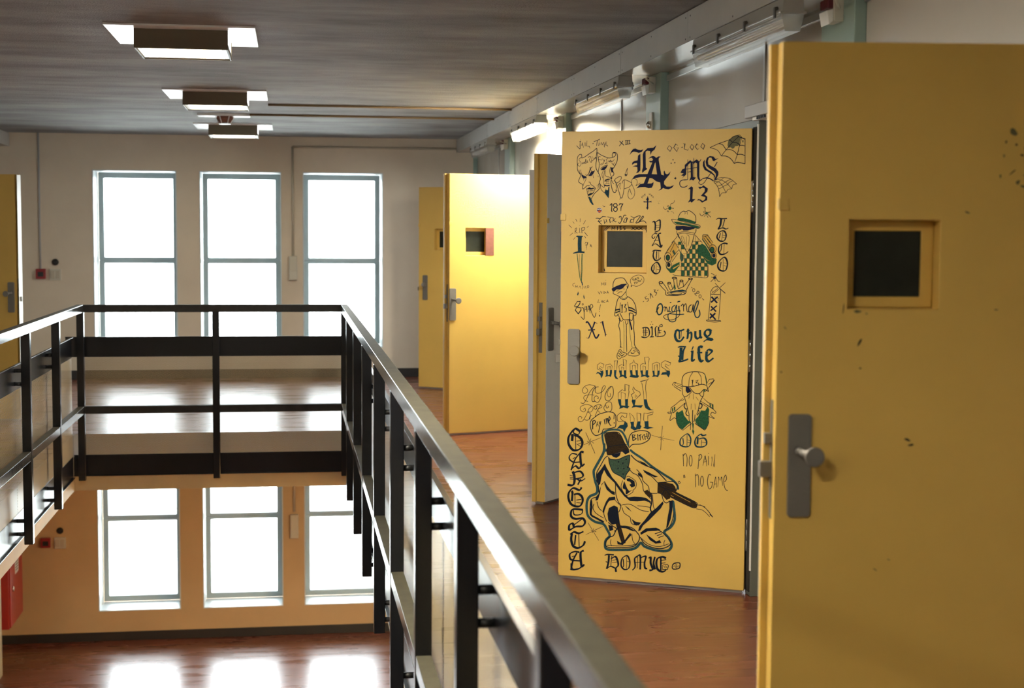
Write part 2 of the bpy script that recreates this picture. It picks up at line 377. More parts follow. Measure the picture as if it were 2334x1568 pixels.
# ---------------------------------------------------------------- ink drawings on the graffiti door (door-plane half millimetres: distance from hinge, height)
INKDATA = """
@lettering JAIL-TIME handwritten
sK46 1605,4133 -16,4
sK46 1598,4134 1,-36 1,-31 33,32
dK29 1593,4149
lK46 1594,4091 -16,33 -14,-48
lK37 1586,4102 -18,2
lK46 1550,4126 -1,-35
lK46 1532,4141 2,-48 -25,-3 -6,-20
lK46 1479,4114 -12,2
sK46 1468,4131 -32,11 -28,13
lK46 1432,4142 7,-48
sK46 1416,4124 1,-26 5,1
dK25 1410,4137
lK46 1401,4104 -6,22 -10,-24 -15,24 -4,-27 -1,-18 -7,0
lK46 1354,4126 5,-26 -17,-1 -11,-11 7,3
lK37 1355,4126 -15,1
lK37 1356,4112 -14,2
@lettering XIII numeral
lK62 1220,4134 -41,-39
lK54 1187,4136 35,-48
lK50 1169,4138 -51,2
lK50 1167,4100 -52,9
lK62 1160,4138 -2,-36
lK62 1145,4139 -2,-35
lK62 1129,4140 -1,-33
@mask_drawing theatre masks
sK50 1581,3982 -28,10 -45,30 -36,22 -34,28
sK50 1581,3982 1,28 6,7 16,-4 16,-20 4,-35 -2,-44 0,-31 -8,-26 -21,-27 0,-18 9,-21 7,-18 -5,-16 -35,-22 2,-33 -5,-6 -20,13 -18,17 -28,2
sK33 1581,3982 14,6 4,-13
sK54 1437,4072 -2,-33 6,-39 -2,-35 4,-40 -3,-43 -19,-33 -18,-38 -3,-30 11,-29 2,-33 -2,-24 20,-20 27,-26 27,-44
sK50 1428,4032 -30,-22 -46,-20 -27,-9 -32,2 -27,11 -11,15 9,17 21,-4 4,-24 -3,-11
sK54 1285,4028 -23,3 -18,-12 -6,-26 3,-39 15,-35 11,-21 16,-22 -3,-18 -9,-21 4,-16 16,-10
sK46 1435,4039 -7,-31 -7,-35 -8,-43 2,-44 6,-37
fN0 1586,3834 -25,-13 -28,-11 7,-15 25,-3 14,20
sK42 1607,3876 -7,-28 -14,-14
sK37 1591,3876 -5,-28 -11,-18
sK42 1543,3834 -10,-13 -20,17 -13,40 -12,22
fN0 1517,3816 -16,22 -13,20 -28,4 -9,15 3,-15 15,-28 18,-18
sK42 1522,3821 -16,26 -9,31 7,19
lK33 1495,3882 -20,22
lK37 1495,3878 -12,-20
sK37 1533,3808 9,-31 14,-26 9,-25
lK33 1558,3792 2,-17
sK46 1514,3761 -16,-4 -7,-20
sK46 1491,3737 -23,-13 -18,-16 -10,-19
fK0 1534,3707 -11,-7 -18,12 -19,-8 -27,4 4,-11 23,-6 23,2 18,1
sK46 1530,3698 -5,-27 -3,-17 -9,-18
fK0 1520,3645 -25,13 -23,2 -19,24 5,-17 14,-18 23,-13 23,-5
lK29 1511,3691 2,-35
lK29 1495,3691 2,-33
lK29 1479,3693 0,-31
lK29 1525,3676 -67,8
sK42 1459,3706 -7,-13 2,-11
lK42 1518,3632 -8,-22
fT0 1508,3623 -9,4 -16,-26 -12,-31 -12,-22 16,2 24,29 11,31
lK33 1423,3820 -4,-15
lK29 1434,3722 -21,19
lK29 1427,3719 -5,-22
lK33 1471,3825 -6,-29
fN0 1397,3870 -18,23 -25,10 -25,15 13,-28 18,-20 27,0
sK42 1401,3877 -22,22 -28,12 -22,7
sK37 1369,3868 16,-35 -8,-39
sK37 1360,3868 6,-48 2,-44 -5,-48
sK37 1351,3870 3,-28 -1,-22 -16,-11 -19,-3 -16,-11
fN0 1301,3894 -25,-3 7,-19 -3,-22 12,-5 9,27
lK37 1293,3933 -32,-31
lK33 1266,3939 13,-24
sK42 1301,3898 9,-31 -5,-35 -9,-21 -9,-7
fK0 1305,3802 -18,2 -1,-15 14,-2
sK37 1359,3763 -9,17 -20,7 -21,2
fK0 1352,3778 -25,7 -18,0 0,-7 23,-2 22,-9
lK29 1357,3763 -44,5
lK29 1356,3745 -45,4
lK25 1341,3774 0,-27
lK25 1325,3776 0,-27
fN0 1359,3737 -23,-7 -25,5 -3,-12 28,-4 25,4
sK42 1411,3752 -16,-20 -32,-22 -4,27
sK42 1400,3745 -5,-43 -19,-27 -18,-15
fT0 1349,3710 -7,-24 -16,-2 -4,28 -11,7 1,-53 6,-57 17,20 25,33 -13,31
sK54 1295,3789 2,-44 -12,-53 -14,-26 -16,-2 -12,17
sK33 1592,3980 14,-5 -2,-17 -17,-18 9,-31 19,5 2,17 -18,9
sK29 1580,3922 -4,18 -6,-13 -4,17 -6,-15 -6,19 -3,-16 -12,34 5,4 1,-37 -13,6 -9,16 7,2 2,-15 -16,2
sK33 1521,3983 -13,13 -14,-4 13,-27 -14,-22 -6,5 -7,48 4,-40 -16,9 -6,18 -7,-9 9,-7
sK33 1453,3978 -5,13 -2,-17 -5,17 -4,-13
sK33 1398,3991 16,4 7,-17 -10,-13 -16,-1
sK29 1388,3956 -3,17 -10,-4 -7,-18 -11,17 17,-39 21,-13 2,9 -27,13
sK33 1329,3977 14,-9 -5,-22 9,-17 9,4 -32,0
sK29 1320,3942 5,9 -9,4 -3,-13 -9,21 1,-21 -10,6 -7,9 6,-13 -13,2 -4,13 -13,4
lK25 1311,3955 -14,2
@lettering large loopy cursive
sK42 1291,3776 -10,-22 -13,-14
sK46 1264,3780 -19,-40 -19,-52 -23,-70 -16,4 -15,79 -1,78
sK42 1270,3762 -15,26 -41,22 -16,-9 11,-26 29,-24 21,7
sK37 1238,3718 -29,33 4,-37 -9,-22
sK37 1250,3753 -3,-43 -7,-29 18,7
sK42 1193,3744 -22,35 -70,-31 22,-34 49,-18
sK37 1097,3783 4,-35 -24,-56 -7,-35 11,-35 27,-20 22,16 3,39 -13,39 -11,-30 -12,-24
sK37 1097,3783 -23,7 -23,-16 -2,-30 11,-20 -43,26
lK37 1202,3618 10,-20
@teardrop_drawing small teardrop
sK33 1141,3888 17,-39 9,-26 -9,-9 -14,11 3,32 -6,31
fK0 1165,3831 -18,3 4,-17 9,-2
@lettering LA large navy blackletter
fN0 1123,4004 -11,30 -22,26 -22,4 -23,-11 -27,-5 -24,9 15,-24 27,-10 27,9 22,4 20,-10
fN0 1022,4016 22,-17 4,-43 27,-5 20,-12 6,-24 -26,15 -23,2 0,-20 23,-4 22,-13 -23,5 -24,-5 -3,-35 15,-22 -24,7 -18,19 0,78
fN0 872,4092 30,-23 54,-4 35,-32 9,-26 -4,-113 8,-30 -2,-24 -22,20 -27,17 16,13 4,143 -13,10 -29,-4 -5,-37 -11,30 -26,21
fN0 948,3968 -20,19 -22,8 -23,-7 -9,-13 0,-30 11,-17 27,-95 22,-43 17,-46 -35,0 -22,13 4,-28 13,-24 31,-4 31,11 50,-2 33,-11 -33,39 -36,7 -34,86 -44,104 23,2 9,13 -31,0 -7,13 11,15 18,-3
fN0 883,3954 -11,24 -20,12 -22,-2 18,-13 2,-17 -27,-134 -24,-7 3,33 -9,10 -7,-24 -16,-10 -17,10 -16,17 11,-30 26,-30 22,-30 0,-26 -23,-21 -35,-1 -36,15 22,-28 31,-12 35,6 14,7 17,-15 29,-11 -24,21 7,57 21,8 9,63
fN0 1100,3780 -27,37 -40,13 -80,1 -98,-4 -36,-8 -23,-56 40,-10 35,11 36,26 25,4 34,9 49,0 49,-8
@lettering OG angular
lK46 754,4088 -27,-22 18,-32 26,26 -17,28
lK46 675,4087 18,13 19,-32 -31,-37 -13,37 22,-4
@dots_drawing three dots and a blot
dK54 716,3957
dK58 733,3927
dK58 699,3931
fK0 706,3793 -11,2 -2,9 -7,-8 -10,-6 10,-2 2,-10 9,5
@cross_drawing small dagger cross
fN0 948,3632 -7,-22 -5,-9 5,-12 0,-10 -23,3 -4,5 -3,-10 2,-8 5,5 23,-1 1,-43 -3,-9 9,-18 13,18 -6,9 -1,43 24,0 5,-4 4,15 -11,-4 -22,0 1,10 9,11 -10,9
@lettering tiny PER VIDA
lK37 1008,3623 -10,-13
lK33 1007,3622 -12,3 4,-8
lK33 990,3621 4,12 -9,4
lK33 992,3629 -7,1
lK33 977,3626 4,20 -9,3 1,-10 -6,-5
lK33 939,3653 -5,-13 -8,15
lK33 921,3649 2,-13
lK33 913,3642 3,-15 -11,5 8,10
lK33 905,3614 -7,13 -6,-16
lK25 903,3619 -8,1
dK21 851,3581
dK21 836,3584
dK21 846,3571
lK21 849,3560 -11,1
@spider_drawing small ink spider
cG0 739,3519 15,16
sK37 733,3534 0,17 -7,9 -22,8 -8,24
sK37 752,3517 14,0 13,-11 18,13 2,15
lK37 766,3532 -18,11
lK37 759,3545 -6,-11
lK37 724,3521 -18,-4
dK50 708,3517
lK33 761,3499 -14,-17
lK33 752,3495 13,-9
sK25 730,3491 -22,-9 -7,-13
@lettering 187 numeral
sK78 1306,3543 -19,15 2,-64 -9,-3
sK73 1252,3561 19,-8 -3,-18 -32,-15 2,-24 16,-7 16,12 -5,18 -29,21 6,18 10,3
lK73 1220,3543 -8,15 -29,0 16,-33 2,-34
@rays_drawing rays around RIP
lK39 1701,3363 -30,-29
lK34 1663,3394 -16,-18
lK39 1634,3418 -14,-26
lK34 1590,3423 1,-34
lK34 1538,3405 21,-36
lK34 1508,3353 16,-15
lK34 1689,3264 -30,24
lK34 1653,3225 -16,24
lK44 1548,3296 -30,-34
lK39 1548,3260 -15,-19
@lettering RIP over the dagger
lK39 1638,3327 2,-47
sK39 1643,3322 -18,13 2,-24 11,-5
lK39 1638,3306 -22,-23
lK39 1595,3335 0,-47
lK44 1576,3335 -4,-50
sK44 1576,3335 -30,3 5,-21 22,-6
dK24 1610,3293
dK24 1585,3291
dK24 1594,3356
@dagger_drawing dagger
fT0 1629,3259 -11,4 -54,-1 -4,-7 12,-7 3,-46 -2,-83 -30,-5 3,-13 54,2 55,-9 3,7 -30,12 -19,5 3,68 -2,60 16,5
sG59 1617,3095 -12,-102 -18,-120 -14,-36
sG78 1568,3095 2,-75 -1,-79 4,-104
sK24 1595,3092 -4,-99 -9,-120
@lettering 7x
lK44 1542,3187 -8,15 -19,-2 11,-39
lK39 1539,3176 -22,3
dK39 1528,3157
lK24 1527,3156 0,-26
lK39 1493,3185 -20,-29
lK39 1479,3179 13,-18
@lettering angular scrawl above the window
lK59 1441,3424 -21,2 -19,-7 -29,23 -33,-3
lK59 1401,3419 18,-26 -8,2 -30,-28
lK54 1419,3393 -37,10
lK59 1361,3416 -6,-39 -21,24 -3,-21
lK54 1342,3416 -9,-21
lK59 1296,3427 11,-11 -6,-31 -16,11
lK59 1329,3439 -59,-12 7,-39
lK54 1251,3426 18,-20 -21,-15 -8,7
sK59 1216,3427 -2,13 -16,2 -3,-31
sK59 1221,3391 -13,-13 -24,44 -15,31 -22,0
lK59 1163,3419 -16,13 -8,-4 10,-40 24,3 -10,28
lK54 1107,3445 -34,-15 10,-49
lK59 1078,3419 24,-2 10,-28 -27,0
sK59 1073,3430 -42,18 -16,-3 20,-28 21,-33 -26,7 -21,31 -15,23 -10,-7 25,-31 21,-21
sK54 1030,3386 -16,11 -32,5 -16,-10 -8,-13
@squiggle_drawing small squiggle
lK39 1375,3545 -13,-13 -11,8 11,-13
@sticker round blue and orange sticker
fW0 1432,3500 -6,17 -19,8 -18,-8 -9,-17 5,-18 19,-12 19,9
fS0 1430,3500 -5,15 -18,8 -17,-8 -8,-15 6,-17 16,-11 17,9
fO0 1425,3491 -21,9 -19,-6 6,-12 13,-7 15,7
fW0 1426,3506 -19,8 -20,-6 1,-5 19,5 16,-7
@drops_drawing blood drops under the dagger
fT0 1580,2843 -15,-8 -6,-18 -2,-16 8,-5 5,23
@lettering thin CHAMO
sK34 1636,2821 19,-11 0,-16 -11,-5
lK34 1625,2803 8,-27
lK34 1608,2798 8,-24
lK34 1627,2790 -16,-4
lK34 1600,2772 -14,21 -11,-26
lK34 1564,2762 -8,32 -11,-21 -10,21 -9,-26
sK34 1505,2802 11,-10 -6,-16 -11,11 6,15
fT0 1603,2743 -6,-21 8,-19 9,6 -5,18
fT0 1547,2715 -8,-36 7,-8 6,23
@lettering MI VIDA LOCA small capitals
lK44 1378,2802 -3,26 -11,-18 -10,21 -3,-29
lK44 1337,2831 0,-26
dK24 1337,2850
lK44 1412,2747 -15,-26 -12,29
lK44 1374,2745 1,-19
lK44 1354,2748 -1,-21 -16,11 17,10
lK44 1328,2727 -10,24 -11,-23
lK39 1325,2735 -14,2
lK44 1403,2671 9,-29 -23,-2
sK44 1375,2659 -2,-12 -9,2 3,11 8,-1
lK44 1341,2665 15,-9 -4,-13 -14,3
lK44 1330,2647 -13,23 -7,-23
lK39 1326,2654 -13,2
lK39 1385,2625 9,-53
dK34 1394,2559
cK0 1393,2520 5,9
@lettering 8JAAR scrawl
lK69 1609,2651 30,-48 -8,-6
lK78 1615,2646 -33,3 5,-24 19,-24 30,-6
lK78 1636,2598 -60,-9 -3,-21 27,-35 30,34 -18,29
sK59 1571,2589 -19,0 -7,-31 -2,-31 3,-45 29,26
sK39 1557,2631 7,-8 -7,-9 -7,10 7,7
lK54 1540,2550 -5,50 -13,6 -6,-55
lK39 1538,2574 -19,3
lK54 1510,2554 -7,57 -8,1 -10,-73
lK39 1508,2577 -19,3
sK54 1481,2565 3,47 -14,13 -11,-23 19,-27 -33,-72 -19,45
@lettering XI large
sN127 1523,2447 -8,13 -19,-16 -34,-62 -36,-72 -31,38
lN83 1414,2446 25,13 24,-67 34,-87 19,5
lN83 1503,2382 -68,6
lN98 1386,2451 -20,17 -17,-67 -18,-62 -10,10
lN69 1337,2345 -4,-16
@kid_drawing cartoon kid in cap and jersey
sK59 1267,2783 -2,42 -18,36 -38,14 -42,-2 -22,-26 -16,-25
fN0 1281,2772 -14,11 -32,16 -48,19 -61,6 24,-18 21,-26 32,-14 29,2 19,-18 19,-1
sK59 1126,2824 -6,-18 8,-26 5,26
sK49 1261,2749 3,-20 -19,-8 -48,-20 -22,11 -34,40
lK44 1237,2750 -24,8
sK44 1224,2727 -22,18 -26,1
lK59 1165,2777 -8,-7
sG44 1133,2780 8,-36 -6,-36
sK54 1202,2701 -16,-20 -32,-5 -22,16 -2,16
sG39 1189,2701 -25,-17 -29,13
sK59 1199,2701 21,-26 13,-47 10,-63 5,-31 -5,-13 -19,3 -11,21
sK59 1127,2705 -43,-27 -30,-46 -11,-52 0,-41 21,-11 13,20 32,5
sK59 1200,2553 -33,-59 -21,-7 -27,3 -13,6 3,57
sK44 1193,2647 5,-50 -3,-41
sK44 1127,2656 -9,-41 -6,-47
fK0 1241,2583 -46,8 0,-13 46,-9
fK0 1240,2557 -45,17 1,-12 44,-18
fK0 1118,2609 -35,-6 -32,-20 -4,-14 36,21 35,7
fK0 1115,2586 -32,-7 -39,-20 0,-11 39,18 32,7
lK69 1188,2619 -11,10 1,-72
lK59 1188,2555 -21,4
lK64 1161,2630 -20,5 13,-31 -18,-10 3,-32 18,-3
sK49 1216,2540 -16,-36 -14,-31 -19,16
sK49 1104,2548 0,-52 -25,-10 -7,52
sK59 1208,2504 -9,-26 8,-47 -12,-47 -3,-68 -6,-57 5,-36
lK39 1186,2473 19,10
sK54 1135,2446 -3,-112 -5,-146
sK49 1143,2479 0,-21 -8,-12 -14,13 -2,29
sK64 1069,2528 -6,-62 2,-52 -9,-78 -1,-73 -22,-41
sG34 1162,2473 -7,-114 0,-177
sG34 1108,2464 -12,-129 -20,-104
fN0 1114,2490 -14,1 -14,-52 -11,-36 14,-13 8,44
sK49 1076,2226 -40,-1 -27,-28 -1,-28 38,-15 58,4 11,15 -21,27 -18,26
lK44 1067,2203 -37,14
lK44 1059,2195 -39,11
lK59 1025,2197 -15,-21
fK0 1091,2189 -18,-7 -27,6 21,-15 21,3
sK49 1193,2212 -24,-25 -43,-12 16,-24 37,-17 21,-14 16,8 4,31 -27,53
lK59 1198,2196 -27,-28
lK59 1206,2178 -24,-23
lK59 1214,2157 -22,-15
fK0 1185,2152 -43,23 32,-31
lK49 1188,2238 -16,-10
@lettering small speech bubble by the kid
sK39 1094,2820 8,28 -15,31 -48,24 -42,-4 -24,-28 7,-36 37,-27 32,-8 32,10 13,-16 0,26
lK39 1081,2867 -8,-18
lK34 1084,2865 -12,8
lK34 1079,2858 -9,6
lK39 1065,2869 -4,-15 -10,5 4,16
lK39 1040,2878 10,-6 -5,-12 -10,6
lK39 1034,2885 -7,-18
lK34 1021,2887 10,-11 -14,-3
lK39 1065,2838 -8,-21
lK39 1065,2838 -12,3 6,-13
lK39 1049,2841 -4,-13 -9,3 4,16
lK39 1034,2853 -13,4
lK39 1028,2855 -4,-16
sK39 1012,2855 5,-8 -8,-4 -5,9 8,3
lK39 996,2871 -3,-13
dK24 990,2850
@lettering LOCO angular
lK48 641,4069 -15,2
lK48 627,4102 -19,-1 6,-47 -35,-12 -6,14
lK48 545,4096 -21,-23 16,-29 21,25 -16,27
lK48 485,4086 12,14 16,-27 -22,-28 -11,12
lK48 446,4104 -20,-21 12,-34 24,23 -16,32
@web_drawing large cobweb in the upper corner
fP0 204,4130 -38,33 -41,6 -32,-16 9,-18 6,-23 4,-26 14,-11 25,-2 8,-18 18,-4 12,13 20,-4 10,23 -6,35
fP0 88,4126 -14,-3 2,-18 9,3
sK48 379,4063 -82,36 -91,31 -40,30 -57,13
sK48 274,3987 -42,53 -58,67 -63,59
lK53 155,3918 -26,80 -19,83 -17,63
lK48 58,3912 4,231
lK48 109,4173 -21,-27 -27,-5
sK44 379,4063 -51,-15 -28,-18 -26,-43
sK57 274,3987 -48,-3 -41,-25 -30,-41
sK62 155,3918 -30,11 -67,-14
sK53 297,4099 -32,-11 -19,-23 -14,-25
sK53 232,4040 -36,4 -37,-16 -29,-30
sK57 130,3998 -35,2 -36,-11
sK48 206,4130 -23,-12 -9,-11
sK53 174,4107 -27,-1 -26,-11 -10,-16
sK53 111,4079 -24,1 -26,-6
sK44 130,4164 -21,-11 -21,-9 -26,-12
@lettering MS large navy blackletter
fN0 607,3911 -50,42 -16,-16 11,-4 25,-23 14,-18 1,-68 39,-36 -16,23 26,4 -25,18 30,7 -16,30 -23,9
fN0 554,3937 -20,5 -5,-141 -28,-5 25,-29 17,11 20,-11 -13,34
fN0 534,3937 -37,22 -24,-20 -2,-138 -9,-28 -23,16 -37,11 -37,-14 -26,-16 3,-11 32,21 37,7 37,-7 18,-18 19,21 7,27 2,113 16,9 19,-18
sN48 580,3960 -2,-159 2,-22 35,-7
sN48 525,3973 -5,-172 -8,-5
lN48 591,3872 -100,15
lN48 581,3844 -40,7
lN57 473,3934 -15,25
sN66 580,3776 39,-2 26,-11 6,-25 -14,-25 -33,-3 -27,14
fN0 299,3966 28,-4 18,21 33,5 27,-16 11,-36 -8,-36 -32,-28 -38,-23 -18,-22 2,-23 17,-31 -20,4 -22,41 0,27 24,31 37,19 32,18 5,32 -9,27 -22,2 -15,-30 -13,0
fN0 423,3956 16,-20 2,-36 -17,-36 -35,-19 -33,-18 -18,-18 2,-23 -14,18 7,18 33,28 37,23 17,27 5,27
lN66 310,3933 25,-44
sN53 357,3850 31,-45 41,-59 27,-14 19,14 -7,18 -25,14
@lettering large 13
fN0 574,3690 -30,27 -16,-11 3,-105 -28,0 34,-32 14,11 21,-11 -18,32 -1,91
fN0 481,3712 -34,0 -14,14 -42,-30 4,-27 27,-27 -27,-19 1,-31 46,-23 26,23 21,-5 -12,14 -23,-5 -19,-13 -20,18 -2,18 42,11 -34,39 -2,27 18,9 28,-13
@web_drawing small cobweb behind the lettering
sK44 337,3761 -41,29 -68,2 -46,-14 -53,-43
sK40 337,3761 -27,16 -37,-5 -46,-23 -54,-56
sK40 337,3759 -46,-5 -33,-36 -33,-61
sK44 339,3755 -30,-32 -17,-37 -10,-65
sK40 129,3735 34,-8 10,-34
sK40 173,3693 35,-7 17,-29
sK40 225,3657 37,-2 20,-34
sK40 168,3763 31,-14 12,-18
sK40 211,3731 34,-13 13,-11 34,-14
sK40 186,3779 46,-25 36,-25 36,-11
sK35 250,3788 41,-29 32,-16
@crown_drawing spiked crown
sK54 766,2761 35,33 30,33
sK54 742,2760 22,35 29,41
cK0 813,2838 21,15
cY0 813,2838 12,7
sK49 750,2826 -15,-37 -15,-22
sK49 718,2826 -9,-25 -7,-19
cK0 735,2834 18,12
cY0 735,2834 8,5
sK54 696,2872 -7,-48 6,-34 25,-23
sK54 665,2875 -4,-50 -11,-40
cK0 687,2882 25,12
cY0 687,2881 14,5
sK49 635,2848 6,-29 6,-22
sK49 607,2848 -4,-28 -6,-20
cK0 621,2856 19,12
cY0 621,2856 9,5
sK54 549,2872 34,-46 29,-26 38,-15
sK54 526,2869 29,-54 25,-51
cK0 537,2877 22,11
cY0 537,2877 10,4
fG0 692,2802 -11,22 -9,-39 11,-17
fT0 737,2741 -23,18 -34,9 -69,10 -31,-8 -6,-11 60,1 57,-8
sK59 766,2761 -2,-34 -39,-5 -69,2 -57,11 -22,18 0,14
eK49 668,2743 86,16
eK38 668,2740 52,8
@lettering 5713 small
lK43 980,2657 -10,6
lK49 942,2711 19,-11 -8,-17 -23,6 -2,-19 16,-10
lK49 931,2726 -23,12 2,-51
lK49 908,2738 -24,-39
lK49 882,2770 -17,0 8,-17 -22,-8 7,-23 9,-4
lK43 847,2763 -11,8
@lettering 020 small
lK49 529,2803 -10,-11
eK43 506,2774 11,15
sK49 482,2749 -14,18 -12,-9 6,-11 34,-5 -18,-18
eK43 447,2719 11,15
lK49 428,2700 -18,-14
@lettering Original flowing script
sT108 811,2647 25,-18 11,-46 -15,-39 -28,12 -11,46 12,39 23,-6
lK65 856,2563 -28,49
sK65 784,2608 -14,8 2,-42
sK65 772,2596 -14,18 -12,-40 -11,9
sT81 727,2620 5,-45 -20,0
fT0 730,2654 -11,9 -9,-4 11,-9
sT81 678,2633 25,-18 3,-34 -23,-5 -19,57 3,-125 20,-26 35,2 17,28 -5,40 -80,-4 -63,5
sK54 780,2534 -40,18 -86,30 -20,-11 8,-39 57,-33 58,2 23,16 0,17
sT108 641,2630 -1,-36 -12,-17
fT0 661,2661 -11,12 -22,1 4,-9 20,-5
sK65 623,2625 -20,20 -6,-67
sK65 597,2623 -19,26 -10,-48 -6,-25 -20,3
sK70 523,2642 23,-18 2,-45 -26,1 -13,62 -1,-62 -9,-8
sT92 500,2580 -5,45 -22,51 -12,-16 22,-68 11,-23 -7,-34 -22,-10 -20,28 9,45
@bullet_drawing upright bullet
sK49 368,2505 -12,146 -7,90 -2,28 -25,34 -28,6 -26,-11 -9,-28 4,-106 9,-157
lK54 349,2741 -85,-2
sK49 385,2504 -9,-9 -65,-7 -51,7 -5,7 67,1 63,2
lK43 338,2752 -53,43
lK43 324,2747 -50,42
lK32 338,2763 -11,12
lK43 311,2843 -37,-42
lK65 271,2797 -56,-46
lK43 217,2848 49,-46
lN140 342,2718 -54,-56
lN129 284,2719 61,-52
lN119 345,2631 -48,-47
lN108 291,2638 57,-48
lN129 352,2566 -53,-57
lN140 303,2569 52,-48
lK49 286,2696 -14,7
lK38 284,2685 -9,4
lK43 317,2716 -14,-1
@spider_drawing small ink spider
cN0 315,2891 15,13
sK49 323,2904 0,16 26,9
lK49 309,2904 -8,13
sK49 301,2889 -15,-27 -23,-5
lK43 329,2893 17,3
lK43 323,2882 28,-29
lK49 313,2878 -3,-19
@lettering DIE blackletter
nK70 985,2414 -21,7 -35,-5 -15,-39 9,-34 34,-16 33,8
lK59 970,2421 -4,-85
lK75 950,2416 -1,-74
lK43 981,2387 -52,4
lK43 981,2372 -52,5
nK75 903,2417 -12,12 -2,-80 16,-12 -32,1
nK75 842,2436 18,-20 -7,-74
lK65 831,2431 3,-86
sK59 825,2441 -26,13 -3,-20 29,-6 -7,-60
nK65 847,2339 -41,4 -31,10 -10,25 13,17
lK54 833,2396 -32,5
lK54 833,2376 -29,1
dK38 896,2474
dK38 907,2451
dK38 884,2452
@lettering Thug blackletter
nT129 674,2391 -17,15 -29,-7 -40,15
nT140 663,2401 11,-46 -18,-44 -35,-5 -31,40
lT108 634,2396 -1,-73
lT49 614,2397 5,-63
nT129 560,2415 -7,-11 3,-62 9,-15
lT70 568,2393 -30,13
nT119 548,2376 -20,12 -8,-17 3,-45 18,-28
nT140 485,2400 -2,-50 -22,-17 -25,26
nT129 443,2413 -7,-68 -15,6
nT140 372,2417 21,-15 5,-27 -21,-21 -28,22 -1,34 24,7
lT75 349,2410 -17,5
nT108 349,2376 30,-30 -48,-12 1,-13 44,5 31,-20
@lettering Life blackletter
nT86 646,2246 -26,9 -51,-1
nT183 615,2247 4,-100 17,-31
nT119 580,2248 16,-43 5,-74
nT129 637,2116 -42,7 -48,20
lT86 643,2168 -21,-5
nT140 523,2207 -13,6 3,-73 -9,-13 -18,16
lT86 514,2229 -12,31
nT162 415,2255 23,6 13,-18 -7,-90 -20,-27 -18,13
lT108 466,2203 -48,3
nT162 377,2218 2,-68 -23,-21 -42,31
nT129 377,2220 -19,16 -30,-16 46,-47
@lettering soldados half filled blackletter
lK37 1355,2030 -10,37 37,12 28,-21 -1,-38 -39,-13
lK37 1355,2030 26,14 8,-16 -39,-23
fT0 1391,2002 -39,3 -3,-20 8,-30 13,-21 10,30 21,17 23,-11 -18,25 -31,-11 0,10
lK37 1328,2013 -1,48 -43,11 -18,-19 2,-36
lK37 1306,2015 1,29 -21,8 0,-36
fT0 1329,2013 -23,2 0,-48 -16,3 -4,46 -19,1 0,-29 10,-38 21,7 36,-9 -10,18
lK37 1247,2016 -4,77 6,6 -34,8 9,-90
fT0 1248,2016 -25,1 6,-53 -24,-32 26,3 15,24
lK37 1196,2014 6,41 -28,16 -18,-14 6,66 -32,-13 3,-43 -3,-48
lK37 1173,2017 3,31 -20,-6 -3,-24
fT0 1201,2013 -28,3 0,-39 -21,-5 1,45 -24,2 2,-56 -10,-14 13,-10 26,21 40,-13 -12,19
lK37 1094,2020 1,59 -25,10 -10,28 -10,-27 -28,-11 -1,-56
lK37 1072,2022 0,43 -25,3 -3,-45
fT0 1097,2019 -25,3 -3,-42 -31,-6 6,49 -24,0 -2,-46 -13,-7 15,-17 28,-2 51,6 -10,18
lK37 996,2022 0,50 -25,16 -23,-7 11,64 -38,4 -8,-15 8,-44 0,-65
lK37 970,2024 1,42 -23,-7 -3,-34
fT0 998,2020 -26,4 -1,-40 -24,-4 -2,45 -24,1 2,-45 -17,-9 18,-16 28,14 38,-11 -5,20
lK37 881,2023 2,63 -42,19 -28,-14 0,-64
lK37 862,2024 1,48 -25,11 -4,-58
fT0 882,2022 -20,2 -3,-41 -23,-1 -2,43 -21,2 1,-32 15,-30 22,6 33,-6 -10,18
lK37 718,2077 -8,25 53,20 34,-23 -1,-37 -54,-33 -25,-1
lK37 725,2072 33,18 4,-19 -42,-32
fT0 769,2028 -52,0 -3,-27 14,-35 21,26 52,-4 -14,23 -43,7
@lettering del half filled blackletter
lK42 1203,1745 3,56 -38,34 -28,-11 1,62 -39,-6 3,-50 -4,-7 10,-74
lK37 1175,1746 1,66 -39,-11 0,-53
fT0 1208,1744 -31,1 -3,-57 -38,-1 3,60 -29,2 1,-63 -16,-2 20,-24 36,11 43,-19 -7,20 13,35
lK42 1068,1747 0,20 13,24 -30,21 16,30 -8,25 -13,-25 -48,-22 -6,-25 48,-48
lK33 1043,1795 -20,-15 20,-13 0,28
fT0 1071,1747 -31,1 -3,-10 8,-42 -36,-1 -43,4 17,-25 51,5 41,-9 -15,23 15,39
lK42 959,1754 6,72 14,74 14,19 -47,12 -31,17 24,-27 6,-55 -8,-74 -6,-37
fT0 960,1754 -29,1 -13,-56 -26,-34 -31,-8 46,-3 36,19 13,34
@lettering sur half filled blackletter
lK42 1139,1535 56,-1 16,12 1,45 -31,27 -64,-2 7,-42 16,1 25,18 17,-25 -17,-20 -36,-10
fT0 1139,1540 -25,-14 -6,-30 20,-26 15,-36 11,30 30,9 32,-8 -31,37 -36,7 -5,15
lK42 1083,1540 9,82 -28,-24 -14,-24 -1,-33
lK42 1017,1545 3,15 3,65 -35,-6 0,-73
fT0 1086,1537 -36,4 0,-42 -18,-14 -15,60 -29,2 2,-35 -12,-9 13,-31 25,-1 28,-13 38,20 -4,30
lK42 951,1549 9,14 -5,65 -28,-5 -61,18 10,-24 43,-12 1,-55
fT0 951,1549 -38,4 -3,-52 -50,-8 35,-7 25,-10 42,12 -16,11
@lettering ASO BRO swirling script
sK42 1524,1841 -21,-17 2,-25 28,-14 19,22 -13,35 -41,25 -47,-1 -31,-11
sK47 1428,1859 49,-54 35,-72 26,-41 31,3
